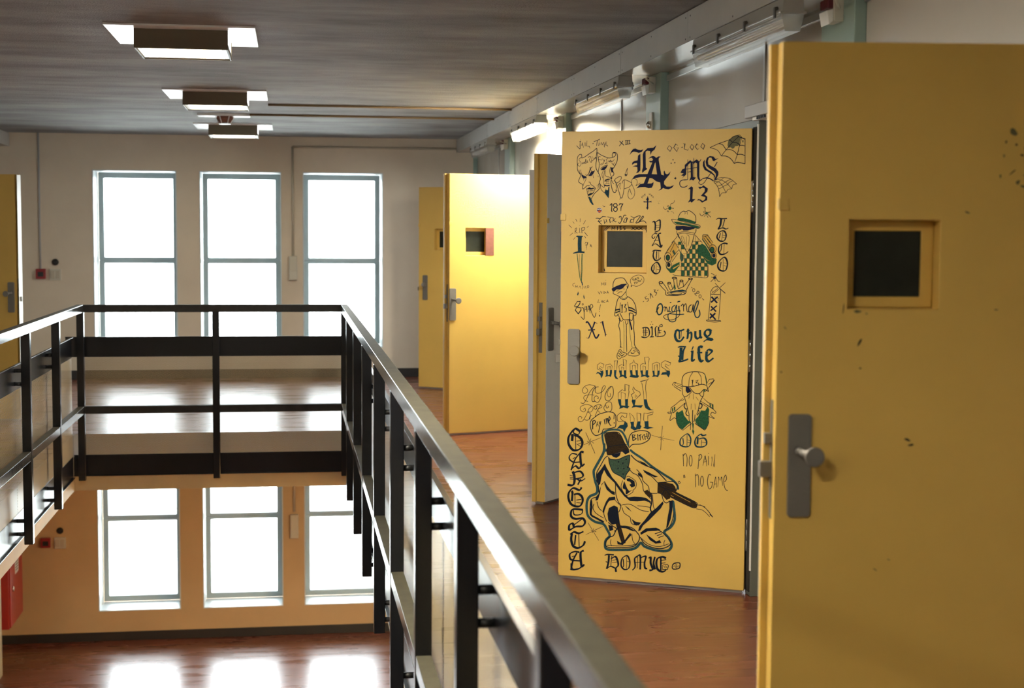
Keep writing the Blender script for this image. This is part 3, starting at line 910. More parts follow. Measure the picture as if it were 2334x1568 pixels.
sK56 1420,1852 31,-46 7,-81 -13,-14 -18,6
sK42 1496,1710 26,8 16,19 -10,26 -57,12 -36,-4
sK47 1394,1853 26,-6 8,-25 -3,-20 -26,-11 -41,19 -28,41 8,15 18,-16 12,-51 5,-50 25,-41 31,9 8,29 -18,21 -20,-9 -3,-15 13,0
sK56 1271,1863 36,-31 25,-61 -11,-40 -31,-3 -35,46 -2,60 18,29
sK42 1271,1858 25,-26 15,-40 -15,-30 -18,11 5,25
sK42 1540,1631 -13,16 -8,-20 18,-16 31,14 1,30 -37,22 -46,2 -37,-19 0,-25 20,-23 29,1 13,-31 35,-57 32,-9 13,27 -13,21 -23,-4 5,-15
sK42 1495,1611 -26,-22 10,-40 26,-17 26,9
sK42 1454,1670 31,-26 13,-36
sK42 1418,1642 -10,20 15,10 15,-19 -15,-14 -15,8
sK42 1438,1666 -30,16 -36,2 -11,-20 41,-27 -26,-28
sK42 1372,1684 30,-52 26,-61
sK47 1331,1686 -21,26 -35,1 -11,-34 4,-40 26,-17 36,9 11,29 -15,26 -11,-30 -18,11 5,13
sK42 1453,1580 21,-6 8,-26 -13,-4
@lettering PAY ME speech bubble
sK70 1427,1566 36,-32 10,-41 -16,-64 -31,-34 -31,2 -36,22 -15,36 -31,4 -62,15 -25,16 -2,66 3,34 21,24 46,8 51,-12 47,-17 35,-27
lK93 1448,1532 1,-83
sK79 1450,1529 -23,4 -3,-18 21,-23
lK74 1414,1476 -13,46 -9,-42
lK56 1409,1493 -14,4
lK70 1387,1528 -8,-25
lK70 1369,1530 23,-110
lK79 1337,1550 -9,-47
lK70 1334,1548 -15,11 -7,-53
lK70 1315,1549 -10,13 -8,-50
sK70 1293,1532 -14,24 9,22 5,-46 -15,-35 -12,1
lK60 1241,1600 3,-45
dK60 1240,1520
@skull_drawing capped skull over crossed pistols
sK59 601,1892 1,62 -19,43 -38,21 -55,11 -62,-3 -35,-18 -17,-53 -4,-46
lG51 389,2005 -17,-96
sK44 502,2024 30,-56 7,-77
sK44 455,2025 -28,-41 -7,-69
sK59 601,1892 -62,-4 -59,9 -60,18 -48,-8
sK59 531,1883 -36,-41 -31,-15 -31,6 -35,35 -31,-9 -12,-7 8,27 9,28
lK66 516,1943 -13,9 2,-48
lK51 512,1901 -21,4
lK59 481,1942 -29,10 19,-25 -25,-2 3,-19 22,-2
fN0 566,1886 -27,-1 -28,-39 39,-18 16,19
sK51 601,1892 -4,-62 -17,-34 -31,9 -38,37
sK51 440,1833 -16,-26 -23,4 -3,58
fG0 402,1862 -19,8 3,-16 16,-19
sK51 580,1796 -20,-57 -17,-65 -12,-42
sK59 401,1811 30,-59 15,-70 15,-47
sK66 498,1676 1,-74 -5,-93
sK51 531,1639 -1,-54 -16,-30
sK59 476,1634 2,-39 9,-31
fG0 502,1548 -18,4 6,-58 -10,-15 9,-36 12,35 -5,23
sK51 526,1554 -10,8 1,-73
lK29 495,1827 -1,-54
lK29 526,1814 11,-35
lK29 471,1797 -24,-30
lK29 513,1733 1,-54
lK29 478,1735 -3,-54
lK51 606,1904 71,20 15,-24 -12,-11
lK51 676,1885 -67,-40
sK44 657,1925 11,-28 -63,-28
lK44 645,1902 -40,-14
lK51 372,1924 -23,40 -38,5 -7,-11 59,-83
lK44 356,1917 -30,21
lK44 310,1942 76,-95
lK51 588,1784 70,-65 43,-33 3,-43 -24,-3 -116,103
sK51 700,1647 31,-5 -12,-11 -23,5 7,-28 8,-35 -12,0 -27,21 -20,-7
fG0 693,1682 -11,6 -3,-36 11,-4
fG0 675,1693 -14,6 0,-31 12,-12
lK44 615,1752 -35,17
lK51 401,1788 -47,-40 -43,-14 -5,-42 118,68
sK51 310,1692 -27,-26 7,-12 31,7 7,-28 -29,-22 6,-4 47,17
fG0 346,1740 -14,-3 -4,-27 13,9
fG0 324,1734 -13,-4 -3,-34 12,11
lK44 427,1745 -74,-43
sK81 568,1735 11,-28 -16,-26 -16,4
sK81 551,1673 11,-31 -12,-19 -15,-1
sK81 431,1741 -20,-19 12,-27 19,-1
sK66 446,1678 -8,-23 19,-28
fG0 653,1642 -8,15 -16,-11 -35,25 -8,-19 -8,-30 -36,-45 -32,-14 35,-25 46,-49 32,22 24,45
fG0 475,1584 -30,36 -23,55 -39,-2 -22,36 -16,-22 7,-63 -2,-61 23,-56 19,-8 51,36 24,22
lK59 589,1481 -75,64 -12,6
lK59 384,1494 91,59
sK44 653,1642 -6,-86 -24,-45 -32,-26
sK44 348,1625 1,-62 24,-56 15,-12
@lettering OG teal blackletter
nT81 563,1444 43,-42 3,-54 -44,-17 -43,14 -10,62 24,42 27,-5
nT59 586,1411 -5,-54 20,-21
lT51 547,1440 -1,-108
lT37 543,1398 -30,-10
lT37 542,1373 -29,-2
nT95 368,1453 35,-9 16,11 38,-29 17,-48 -18,-38 -55,-1 -34,22 0,38 24,22 43,-10
nT110 446,1426 4,-66
lT44 410,1405 3,-66
lT37 410,1382 -41,-2
@lettering NO PAIN tall thin
lK51 582,1263 -6,-112
sK51 582,1244 -22,24 -16,-34 1,-86
eK51 510,1205 14,50
lK51 431,1264 10,-133
sK51 439,1256 -23,13 -9,-27 25,-33
lK51 395,1165 -11,63 -7,31 -13,-53 -3,-43
lK37 391,1198 -27,8
lK51 345,1257 -1,-85
dK37 344,1283
lK51 317,1166 -3,89 -21,-96 -8,117
@lettering NO GAME tall thin
lK51 465,1087 -5,-125
sK51 462,1068 -18,12 -10,-26 -4,-78
eK51 402,1021 14,47
sK51 318,1082 21,2 12,-64 -14,-62 -24,10 -10,47
lK44 327,1017 -28,0
lK51 294,961 -11,71 -7,39 -13,-102
lK37 291,1000 -25,6
lK51 254,979 -5,94 -16,-34 -12,35 -12,-84
sK51 194,1026 -19,28 10,38 16,-47 -11,-70 -20,-25 -9,4
@shells_drawing two small cartridge shells
lK44 577,1065 -9,4 -9,-23 10,-4 8,23
lK44 627,1003 -11,7 -15,-17 13,-9 13,19
@sparkle_drawing thin four pointed sparkle
lK37 780,1515 14,-228
lK37 903,1428 -116,-27 -122,-17
lK29 803,1416 -12,-9
lK29 768,1421 8,-13
lK29 799,1381 -10,12
lK29 767,1378 11,13
@gunman_drawing masked figure in hat and checked coat
fG0 655,3215 -24,0 -1,-26 24,0
fG0 496,3216 -22,0 0,-26 22,0
fG0 627,3186 -26,0 -1,-38 27,0
fG0 525,3187 -27,0 0,-38 26,0
fG0 471,3188 -23,0 0,-38 22,-1
fG0 549,3146 -22,0 0,-38 22,0
fG0 495,3146 -22,1 0,-39 21,0
fG0 574,3104 -22,1 -1,-41 23,0
fG0 524,3105 -27,0 -1,-40 27,-1
fG0 470,3106 -23,0 -1,-41 23,0
fG0 596,3061 -19,0 -1,-38 19,-1
fG0 548,3061 -22,1 -1,-39 22,0
fG0 493,3062 -21,0 -1,-38 22,0
fG0 444,3062 -29,1 -1,-38 29,-1
fG0 625,3019 -27,1 0,-31 26,0
fG0 573,3020 -23,0 0,-30 22,0
fG0 522,3020 -26,1 -1,-30 27,-1
fG0 468,3021 -22,0 -1,-30 23,0
fG0 411,3022 -26,0 -1,-30 27,0
fG0 595,2987 -20,0 0,-32 19,0
fG0 547,2987 -22,1 -1,-32 22,-1
fG0 492,2988 -21,0 -1,-32 22,0
fG0 442,2989 -29,0 0,-32 29,0
fG0 624,2951 -27,1 -1,-48 27,-1
fG0 572,2952 -23,0 -1,-48 23,0
fG0 521,2953 -26,0 -1,-48 26,0
fG0 467,2954 -22,0 -1,-48 22,0
fG0 410,2954 -26,1 -1,-48 26,0
lK28 521,3218 -78,-1
lK28 530,3189 -51,-1
lK28 668,3187 -44,0
lK28 633,3148 -147,0
lK28 608,3106 -167,0
lK28 607,3062 -191,1
lK28 631,3021 -231,1
lK28 650,2986 -270,3
lK28 665,2952 -285,3
lK28 629,3209 -6,-305
lK28 598,3098 -5,-193
lK28 576,3111 -5,-208
lK28 551,3142 -6,-241
lK28 526,3191 -6,-290
lK28 498,3264 -7,-365
lK28 473,3240 -7,-343
lK28 446,3105 -5,-208
lK28 413,3067 -4,-172
lK28 385,3024 -4,-128
lK28 656,3209 -2,-58
fG0 660,3432 -47,-3 -59,-14 -55,-19 0,-19 54,9 59,14 57,10
fG0 703,3395 -42,0 -79,-14 -98,-21 -27,-10 17,-12 29,3 59,16 60,14 49,0
sK51 660,3432 -17,38 -29,22 -25,-5 -24,10 -30,-14 -35,-37 -2,-62
sK33 601,3480 -6,-7 6,-10
sK33 574,3482 4,-9 -4,-12
sK42 672,3412 44,7 3,-9 -18,-27 -30,-17 -49,3 -60,-9 -59,-19 -34,-5 -14,17 14,14 35,7 79,14 89,24
fN0 681,3359 4,-24 -10,-17 -39,3 -15,9 -10,-14 -39,0 -59,15 -15,12 55,9 59,7 59,-2
sK42 673,3313 -3,-22 -21,-43
sK56 493,3331 2,-24 12,-19
sK42 665,3291 -54,15 -49,-4 -59,-10
sK37 660,3282 -49,10 -50,-5 -54,-11
sK56 665,3289 -36,-70 -56,-106
sK56 573,3113 -38,68 -28,107
sK28 630,3258 -10,10 5,-29 -31,-49
lK28 610,3258 -21,-68
lK28 581,3263 -4,-101
sK33 581,3277 -22,-9 -3,-39 9,-53
sK42 664,3267 25,-34 29,-29
sK42 502,3278 -35,-38 -34,-34
sK42 704,2913 -50,-9 -177,-10 -93,-1 -7,58 1,58
fG0 770,3014 -6,-44 -40,-43 -35,5 -48,64 0,34 64,-30 24,-39 25,14
fD0 653,3151 -25,-34 -25,-28 4,-44 19,-15 13,34 -2,49
fG0 437,3201 -34,-23 -45,-72 -10,-34 -49,-9 4,-43 38,-20 45,19 40,62 39,14 16,58
fY0 426,3086 -35,-31 -39,-17 39,12
fY0 705,2971 -59,35 -3,-7 56,-38
fY0 774,3106 -71,108 -20,-7 -25,-46 57,-127 21,78
sK47 776,3101 -39,59 -34,54
sK42 703,3214 -15,-5 44,-93
lK42 759,3131 -53,75
lK42 721,3063 -76,83
lK42 713,3029 -58,83
lK42 683,3204 -28,-48
fD0 712,3126 -15,15 -20,-39 14,-14
eK47 751,3068 33,45
cK0 751,3068 21,29
cG0 750,3068 14,20
eK42 741,3000 26,35
cK0 742,3002 16,21
fY0 434,3269 -44,10 -55,-72 18,-92 80,125
lK47 434,3269 -5,8 -39,2 -55,-72
lK47 434,3269 -1,-29 -80,-125
lK47 424,3254 -65,-86
lK42 409,3269 -45,-62
lK42 389,3245 -42,-53
lK42 434,3269 -27,-10 -17,17
lD93 433,3240 -60,-86
fY0 369,3178 -34,10 -30,-29 -6,-62 14,-32 30,12 10,38
eK47 337,3152 33,37
cK0 344,3142 23,30
cG0 344,3144 17,22
eK42 326,3089 23,28
cN0 326,3091 15,18
@lettering VATO vertical blackletter
nK93 900,3390 -15,7 -12,-24 1,-58
nK84 874,3390 -39,21 -8,-28 7,-63 44,-21
lK33 869,3358 -35,5
lK33 869,3339 -35,5
nK93 818,3291 24,-11 -9,-53 -16,-63 -11,21
nK56 848,3276 29,-59 25,-44
nK56 853,3285 30,0 20,-24 -15,-20 -15,20
lK47 882,3224 -54,3
nK56 902,3171 -35,22 -43,-31
nK74 898,3122 -22,12 -60,-5
nK84 881,3130 8,-49 -19,-38 -35,4 -17,20
lK84 856,3125 4,-73
lK37 836,3125 0,-73
nK88 860,3023 34,-30 7,-39 -33,-34 -35,10 -12,44 18,39 21,10
nK56 879,2998 2,-44 12,-15
lK33 859,3013 0,-88
lK28 854,2983 -29,-5
lK28 854,2959 -26,-4
@lettering LOCO vertical blackletter
nK65 312,3416 -22,12 -38,-4 -40,3
nK121 265,3422 7,-56 19,-36
nK56 232,3418 18,-67
nK74 294,3328 -44,14 -29,-10 -23,9
nK84 255,3315 33,-21 12,-39 -28,-31 -38,3 -17,43 13,38 25,7
nK56 269,3294 13,-48
lK37 247,3308 11,-84
lK28 247,3275 -30,-2
lK28 249,3255 -29,-4
nK93 202,3198 36,5 38,-24 9,-44 -20,-31 -38,3 -32,22
nK56 257,3193 4,-48 14,-24
lK37 233,3198 3,-89
nK93 236,3076 43,-41 9,-44 -25,-33 -44,0 -18,54 10,47 25,17
nK56 259,3035 9,-58
lK37 241,3064 -2,-106
lK28 235,3026 -32,-5
lK28 235,3001 -32,-4
@spider_drawing small ink spider
cG0 400,3473 13,12
sK42 403,3486 12,13 -4,22 17,2
sK42 413,3473 14,-12 14,-12 15,10 5,14
lK47 391,3480 -29,6
sK42 391,3466 -13,-12 -20,-17
dK56 423,3484
lK37 408,3459 14,-17
lK42 398,3456 -13,-21
@lettering GANGSTA vertical blackletter
nK147 1554,1445 18,-18 49,20 49,-57 17,-48 -9,-53 -37,-44 -44,-1 -35,24 -15,44 10,36 31,28 41,11
nK167 1654,1381 -9,5 4,-58
lK69 1615,1377 -4,-133
lK49 1606,1330 -46,6
lK49 1604,1303 -42,-25
lK49 1592,1301 -34,14
nK78 1621,1447 15,-39 -48,-13 -19,40
nK147 1534,1227 29,0 2,-60 -13,-69 -28,21
nK108 1569,1220 49,-67 38,-103
nK88 1597,1202 47,7 29,-27 -3,-32 -33,-22
lK69 1640,1158 -24,17
lK98 1637,1124 -77,10
nK118 1653,1061 -41,31 -33,-22 -19,25
nK157 1639,1040 -16,-47 0,-59 20,-28 47,2
nK118 1623,1030 -55,14 -30,-30 13,-27 60,-19
nK98 1600,972 -42,-18 -42,25
lK118 1559,970 29,-55
lK59 1668,1001 -32,-5
lK59 1667,982 -31,-2
lK59 1666,966 -36,-1
nK140 1551,893 21,-28 61,15 41,-45 5,-53 -23,-52 -43,-22 -49,6 -25,47 9,44 36,23 42,-9
nK140 1651,842 -11,-5 5,-83
lK65 1616,821 -3,-112
lK54 1601,768 -49,9
lK54 1601,744 -44,-1
nK140 1535,679 96,-1 22,-36 -6,-38 -42,-17 -66,10 -25,-34 24,-40 67,-11 60,-35 2,46 -32,18 -12,-33
nK75 1631,673 -13,-47 -67,11 -14,42
lK75 1539,594 78,-62
nK140 1659,434 -37,26 -48,-9 -46,21
nK151 1641,446 7,-64 -22,-58 -48,-13 -48,28 -18,41
nK97 1604,433 10,-96
lK75 1574,441 -5,-118
nK151 1522,288 30,-18 0,-70 -12,-64 -24,21
nK119 1566,270 49,2 45,-27 -5,-47 -35,-9
nK119 1590,262 39,-80 19,-91
lK129 1626,185 -79,3
nK129 1644,157 -8,-56 -60,8 -31,22
lK65 1641,221 -27,10
@lettering HOMIE blackletter
nK97 1318,258 -24,11 -66,2
nK129 1276,263 5,-71 16,-61
lK65 1249,259 8,-95
lK75 1307,200 -32,-8
nK119 1258,229 -42,26 -21,-27 -10,-52 23,-31 -3,-35
nK86 1293,138 -36,21 -42,-14
lK43 1246,217 -42,10
lK43 1245,195 -49,10
nK92 1115,270 35,-32 6,-65 -31,-33 -41,15 -11,59 18,52 24,4
nK65 1138,238 -6,-64 14,-18
lK43 1103,265 2,-118
lK43 1100,218 -24,-1
nK98 1005,277 22,-29 -5,-73 26,-36
nK110 1015,262 -40,22 -2,-132
nK110 968,265 -47,15 11,-64 -6,-46 -21,-4
lK49 998,270 2,-109
lK49 1028,215 -101,11
nK135 894,265 -20,9 -1,-53 -20,-57 33,-14
nK122 833,283 12,-60 -14,-59
nK135 728,278 33,10 45,-17 13,-46 -14,-58 -46,-19 -33,18
nK98 777,281 -1,-119
lK61 774,254 -48,11
lK61 773,227 -41,8
@dice_drawing pair of small dice
lK61 760,210 -46,13 -11,-15 10,-34 46,-4 1,40
lK49 750,204 -17,-18
lK49 733,209 -17,-22
sK92 667,211 -20,26 -46,7 -7,-27 13,-26 52,-9 8,29
dK37 644,219
dK37 624,224
dK37 637,200
dK37 615,205
lK43 634,236 -7,-48
lK37 660,208 -62,8
@crouching_drawing crouching masked gunman in baggy clothes
fH0 731,936 -40,2 -53,-36 -172,-74 -23,-24 9,-33 46,3 152,62 86,40 34,37
sK61 731,936 -40,2 -53,-36 -172,-74 -23,-24 9,-33
sK61 452,771 46,3 152,62 86,40
lY37 717,917 -212,-98
lY37 727,889 -64,-31
lK49 691,925 -225,-113
lK49 710,891 -219,-110
sK55 439,798 -39,-4 -39,-24 -33,-36 -34,-40
sK49 452,761 -53,-6 -39,-24 -36,-36
lK49 420,802 -53,-19
lK49 347,758 -26,-30
lK61 324,718 -30,-24
sB217 1334,1324 3,-76 28,-63 55,-100 14,-42 -15,-82 -22,-68 10,-49 60,-32 28,-50 3,-84 -19,-61 -64,-44 -79,-16 -36,-46 -29,-60 35,-44 10,-43 -11,-40 -56,-6 -106,8 -84,10 -49,24 -41,45 -36,-32 -104,-27 -104,1 -41,31 -6,42 28,52 42,52 -61,52 -34,64 2,75 15,108
sB191 624,928 7,40 42,45 97,56 104,62 84,63 84,50 43,32
sK76 1298,1206 31,-26 35,-64 38,-71 3,-56
fK0 1325,1132 38,-57 42,-51 3,-63 -21,-40 -18,15 -13,77 -24,57 -26,-47 -35,-33 -36,-32 -50,-66 -50,-58 -57,-41 -69,1 -70,11 -42,-11 -17,-19 0,27 46,31 48,4 63,0 56,-11 42,35 43,59 36,46 39,39 33,54 25,39
fK0 1330,959 32,-43 6,-63 21,-70 24,-9 -3,35 -24,29 -11,42 -20,57 -28,29 -29,-46 -36,-39 -35,-12 -1,-31 29,9 50,38 21,47
sK76 1405,989 -19,-75 -4,-62
fK0 1345,675 -10,35 -25,64 -27,40 -60,11 -4,-28 56,-14 28,-29 14,-50 21,-43
sK70 1221,945 -5,-96 -25,-74 -25,-26 10,-49 13,-22
sK64 1399,768 -15,-54 -32,-33
sK166 1456,778 -4,-69 3,-70 -54,-31 -72,-33
sK64 1403,809 50,-24 13,-63 -1,-90
sK57 1427,745 10,-42 -29,-47 -78,-43
sK64 1289,775 28,-57 13,-63 -29,-74
sK51 1226,793 -36,-32 -21,-19
fK0 1232,741 -35,-15 -8,-55 -15,-95 -29,-88 -29,-95 35,-13 25,64 37,122 38,-9 36,39 8,61 -14,57
fH0 1206,574 -29,-5 -51,-162 25,-16
sK64 1082,1084 -28,-26 -49,-24 -43,-73 -15,-67 -70,-71
sK64 1020,1095 -50,-52 -15,-54 -49,-45 -18,-60 -69,-3
fK0 1005,1068 -31,-18 -11,-34 42,25
fH0 947,894 -34,16 -32,-33 0,-41 52,31
sK64 957,1095 -35,-35 -49,-25 -56,-54
fK0 957,1095 -56,-21 -35,-18 -52,-17 31,-9 42,18 56,21
sK89 1077,1228 -49,-45 -84,-43 -105,-41 -105,-96
fK0 1014,1184 -70,-23 -42,-32 56,21
fH0 817,981 -76,8 -69,-10 -21,-26 -14,-40 48,-16 13,-56 34,-15 49,51 38,11
sK64 817,981 -35,-36 -35,-11 -83,-22
sK57 782,972 -48,-24 -83,-22
sK57 774,877 -34,44 -42,-52
sK76 817,981 -76,11 -68,8 -42,-32 13,-55
sK70 819,885 -38,-8 -22,-60 -28,-19 -34,23
fK0 766,810 -7,-20 27,-50 54,-58 55,-59 55,-52 27,-50 21,-8 -13,49 -48,58 -55,79 -55,45
fK0 704,814 -34,16 5,-96 13,-83 26,-77 17,-15 -15,118 -13,69
sK64 661,714 13,-76 27,-63 40,-37
sK57 1155,750 -77,12 -105,-48 -77,-9
sK51 1008,753 -84,-3 -41,-6
sK57 1155,729 -22,-54 -57,-37 -14,-54 -56,-17
fK0 1062,625 -42,-25 -49,-3 21,-29 42,4
fK0 1134,751 -42,-25 -32,-35 38,25
sK115 878,878 -8,-75 13,-69 -15,-34
sK51 864,872 -9,-109 -14,-33
sK83 1313,372 -28,57 -49,25 -34,65 -56,31 -85,-8 -56,-44 -22,-39 14,-50 48,-45 126,-20 113,-5 29,33
sK57 1299,359 -128,1 -126,19 -42,23
fK0 1200,408 -7,-34 -50,-3 -83,103 15,19 55,-80 35,-23
fK0 1167,556 -78,-9 -70,-36 28,-2 70,23 42,0
sK51 1257,418 6,-36 -14,-30
sK51 1057,488 -8,-62 -25,-39
sK83 976,459 -42,-59 -70,-29 -84,-7 -68,26 -27,36 28,46 49,44 49,24
sK51 962,446 -70,-49 -97,-14 -97,35
fK0 921,491 -36,-53 -55,-30 -56,11 15,26 34,-16 56,37
fK0 977,500 -55,46 -97,13 -42,-17 41,-13 83,-10 63,-39
lK64 838,500 -55,21
lK64 817,483 -50,24
lK64 803,466 -50,23
sK51 740,449 10,-28 -4,-27
sK76 1287,578 -36,-28 -49,-31 27,-23
fK0 1287,554 -43,-11 -7,-34 35,-16
fK0 1150,929 -13,49 -29,-67 -21,-26 -28,15 48,-44 14,-1 1,41 28,12
fK0 1116,1000 -28,8 -49,-24 -8,-48 35,-15 21,26 -20,8 14,20 28,5
sK51 1116,1014 -21,11 -66,-40 -6,-55 29,-36 0,-14 55,-36 28,17 31,60 -15,63
sB167 1098,1309 39,93 38,45 54,11 65,-9 48,-26 11,-32 -12,-74 -23,-73
fH0 1331,1402 -16,22 -103,11 -38,-30 -38,-72 -33,-45 -6,-21 65,-9 97,-37 43,-5 9,50 -8,21 17,63
sK69 1302,1216 9,50 -8,21 17,63 11,52 -16,22 -103,11 -38,-30 -38,-72 -33,-45 -6,-21
sK64 1303,1287 -70,20 -119,17
sK59 1302,1216 -43,5 -97,37 -65,19
fK0 1264,1216 -92,31 11,-32 32,-23 32,9
fK0 1162,1255 -65,22 -8,-25 40,-24 16,15
fD0 1291,1198 -17,-20 -70,-1 -64,30 -54,21 2,-61 10,-53 -16,-20 34,-50 16,-53 38,29 70,33 28,46 17,52
sK64 1291,1198 -17,-20 -70,-1 -64,30 -54,21
sK69 1086,1228 2,-61 10,-53 -16,-20 34,-50 16,-53
sK69 1291,1198 -6,-47 -17,-52 -28,-46 -70,-33 -38,-29
dK73 1120,1184
dK73 1152,1145
dK73 1193,1156
dK73 1106,1111
dK73 1141,1096
dK73 1198,1095
dK73 1148,1043
@sparkle_drawing long four pointed sparkle
sK44 1517,1417 -45,-91 -50,-106
lK44 1537,1296 -65,33 -103,45
lK39 1502,1335 -19,-7
lK39 1464,1361 5,-24
lK39 1453,1327 -19,-9
lK39 1483,1296 -6,22
@sparkle_drawing small four pointed sparkle
lK38 1484,559 -107,-163
lK43 1504,443 -72,40 -93,51
lK38 1456,491 -15,-4
lK38 1429,509 1,-17
lK38 1420,480 -18,-2
lK38 1441,462 -5,15
@lettering speech bubble by the woolly hat
sK73 1097,1298 -3,92 -33,48 -80,23 -67,-9 -20,-32 19,-47 66,-36 81,-11 37,-28
lK86 1065,1420 -8,-61
lK73 1067,1418 -29,-3 16,-20 -27,-11 30,-25
lK73 1014,1427 -5,-62
lK73 1004,1410 -26,15
lK73 991,1419 -3,-50
lK73 954,1426 17,-23 -14,-28
lK73 949,1430 -9,-54
lK73 927,1440 -7,-54
lK61 946,1403 -23,9
lK73 912,1445 -4,-43
dK49 906,1389
"""
def smooth(P, closed=False):
    if len(P) < 3: return P
    n = len(P); out = []
    for i in range(n-1):
        p0 = P[i-1] if i else (P[-2] if P[0] == P[-1] else P[0]); p1 = P[i]; p2 = P[i+1]; p3 = P[i+2] if i+2 < n else (P[1] if P[0] == P[-1] else P[-1])
        st = max(2, min(7, int(math.dist(p1, p2)/0.004)+1))
        for k in range(st):
            t = k/st; t2 = t*t; t3 = t2*t
            out.append(tuple(0.5*(2*p1[c]+(p2[c]-p0[c])*t+(2*p0[c]-5*p1[c]+4*p2[c]-p3[c])*t2+(3*p1[c]-p0[c]-3*p2[c]+p3[c])*t3) for c in (0, 1)))
    out.append(P[-1]); return out
class Ink:
    """flat marker strokes on the face y = 0 of a door leaf, a fraction of a millimetre proud"""
    def __init__(self, y0=0.0): self.m = MB(); self.cols = []; self.y = y0; self.n = 0
    def mi(self, c):
        if c not in self.cols: self.cols.append(c)
        return self.cols.index(c)
    def lift(self): self.n += 1; return self.y+0.0004+0.0000035*self.n
    def poly(self, P, c):
        y = self.lift(); i = self.mi(c)
        vs = self.m.verts([(x, y, z) for x, z in P])
        for t in tessellate_polygon([[Vector((x, 0, z)) for x, z in P]]):
            try: self.m.b.faces.new([vs[k] for k in t]).material_index = i
            except ValueError: pass
    def ell(self, cx, cz, rx, rz, c): self.poly([(cx+rx*math.cos(t*math.pi/9), cz+rz*math.sin(t*math.pi/9)) for t in range(18)], c)
    def stroke(self, P, w, c, nib=False, taper=True):
        y = self.lift(); i = self.mi(c); Q = [P[0]]
        for p in P[1:]:
            if math.dist(p, Q[-1]) > 1e-5: Q.append(p)
        P = Q; n = len(P)
        if n < 2: return
        W_ = []
        for k in range(n):
            a = P[max(0, k-1)]; b = P[min(n-1, k+1)]
            if nib:      # broad pen held at about 40 degrees
                ang = math.atan2(b[1]-a[1], -(b[0]-a[0])); ww = w*(0.60+0.60*abs(math.sin(ang-math.radians(38))))
            else: ww = w
            if taper and n > 2 and not nib and k in (0, n-1): ww *= 0.62
            W_.append(ww)
        Lf, Rt = [], []
        for k in range(n):
            a = P[max(0, k-1)]; b = P[min(n-1, k+1)]
            dx, dz = b[0]-a[0], b[1]-a[1]; L = math.hypot(dx, dz) or 1e-9; nx, nz = -dz/L, dx/L; h = W_[k]/2
            if 0 < k < n-1:
                d1 = math.hypot(P[k][0]-a[0], P[k][1]-a[1]); e = ((P[k][0]-a[0])/d1, (P[k][1]-a[1])/d1)
                cs = abs(nx*-e[1]+nz*e[0]); h /= max(cs, 0.55)
            Lf.append((P[k][0]+nx*h, y, P[k][1]+nz*h)); Rt.append((P[k][0]-nx*h, y, P[k][1]-nz*h))
        A, B = self.m.verts(Lf), self.m.verts(Rt)
        for k in range(n-1):
            f = self.m.b.faces.new((A[k], A[k+1], B[k+1], B[k])); f.material_index = i
    def build(self, name, parent, label=None):
        o = self.m.build(name, [MI[c] for c in self.cols], parent)
        if label: o['label'] = label
        return o
def draw_graffiti(root):
    ink = None; name = lab = None
    for ln in INKDATA.strip().split('\n'):
        if ln[0] == '@':
            h = ln[1:].split(' ', 1)
            if ink: ink.build(name, root, lab)
            name = h[0]
            lab = (h[1]+' lettering in dark marker') if name == 'lettering' else h[1]+' in dark marker'
            ink = Ink(); continue
        h, *pts = ln.split(' '); k, c, w = h[0], h[1], int(h[2:])*5e-5*1.12
        if k in 'ce':
            u, z = [int(v)/2000 for v in pts[0].split(',')]; rx, rz = [int(v)/2000 for v in pts[1].split(',')]
            if k == 'c': ink.ell(u, z, rx, rz, c)
            else: ink.stroke([(u+rx*math.cos(t*math.pi/10), z+rz*math.sin(t*math.pi/10)) for t in range(21)], w, c, taper=False)
            continue
        P = []; x = z = 0
        for p in pts:
            a, b = p.split(','); x += int(a); z += int(b); P.append((x/2000, z/2000))
        if k == 'd': ink.ell(P[0][0], P[0][1], w/1.12, w/1.12, c)
        elif k == 'f': ink.poly(P, c)
        elif k == 'l': ink.stroke(P, w, c)
        elif k == 's': ink.stroke(smooth(P), w, c)
        elif k == 'n': ink.stroke(smooth(P), w*1.28, c, nib=True)
    ink.build(name, root, lab)
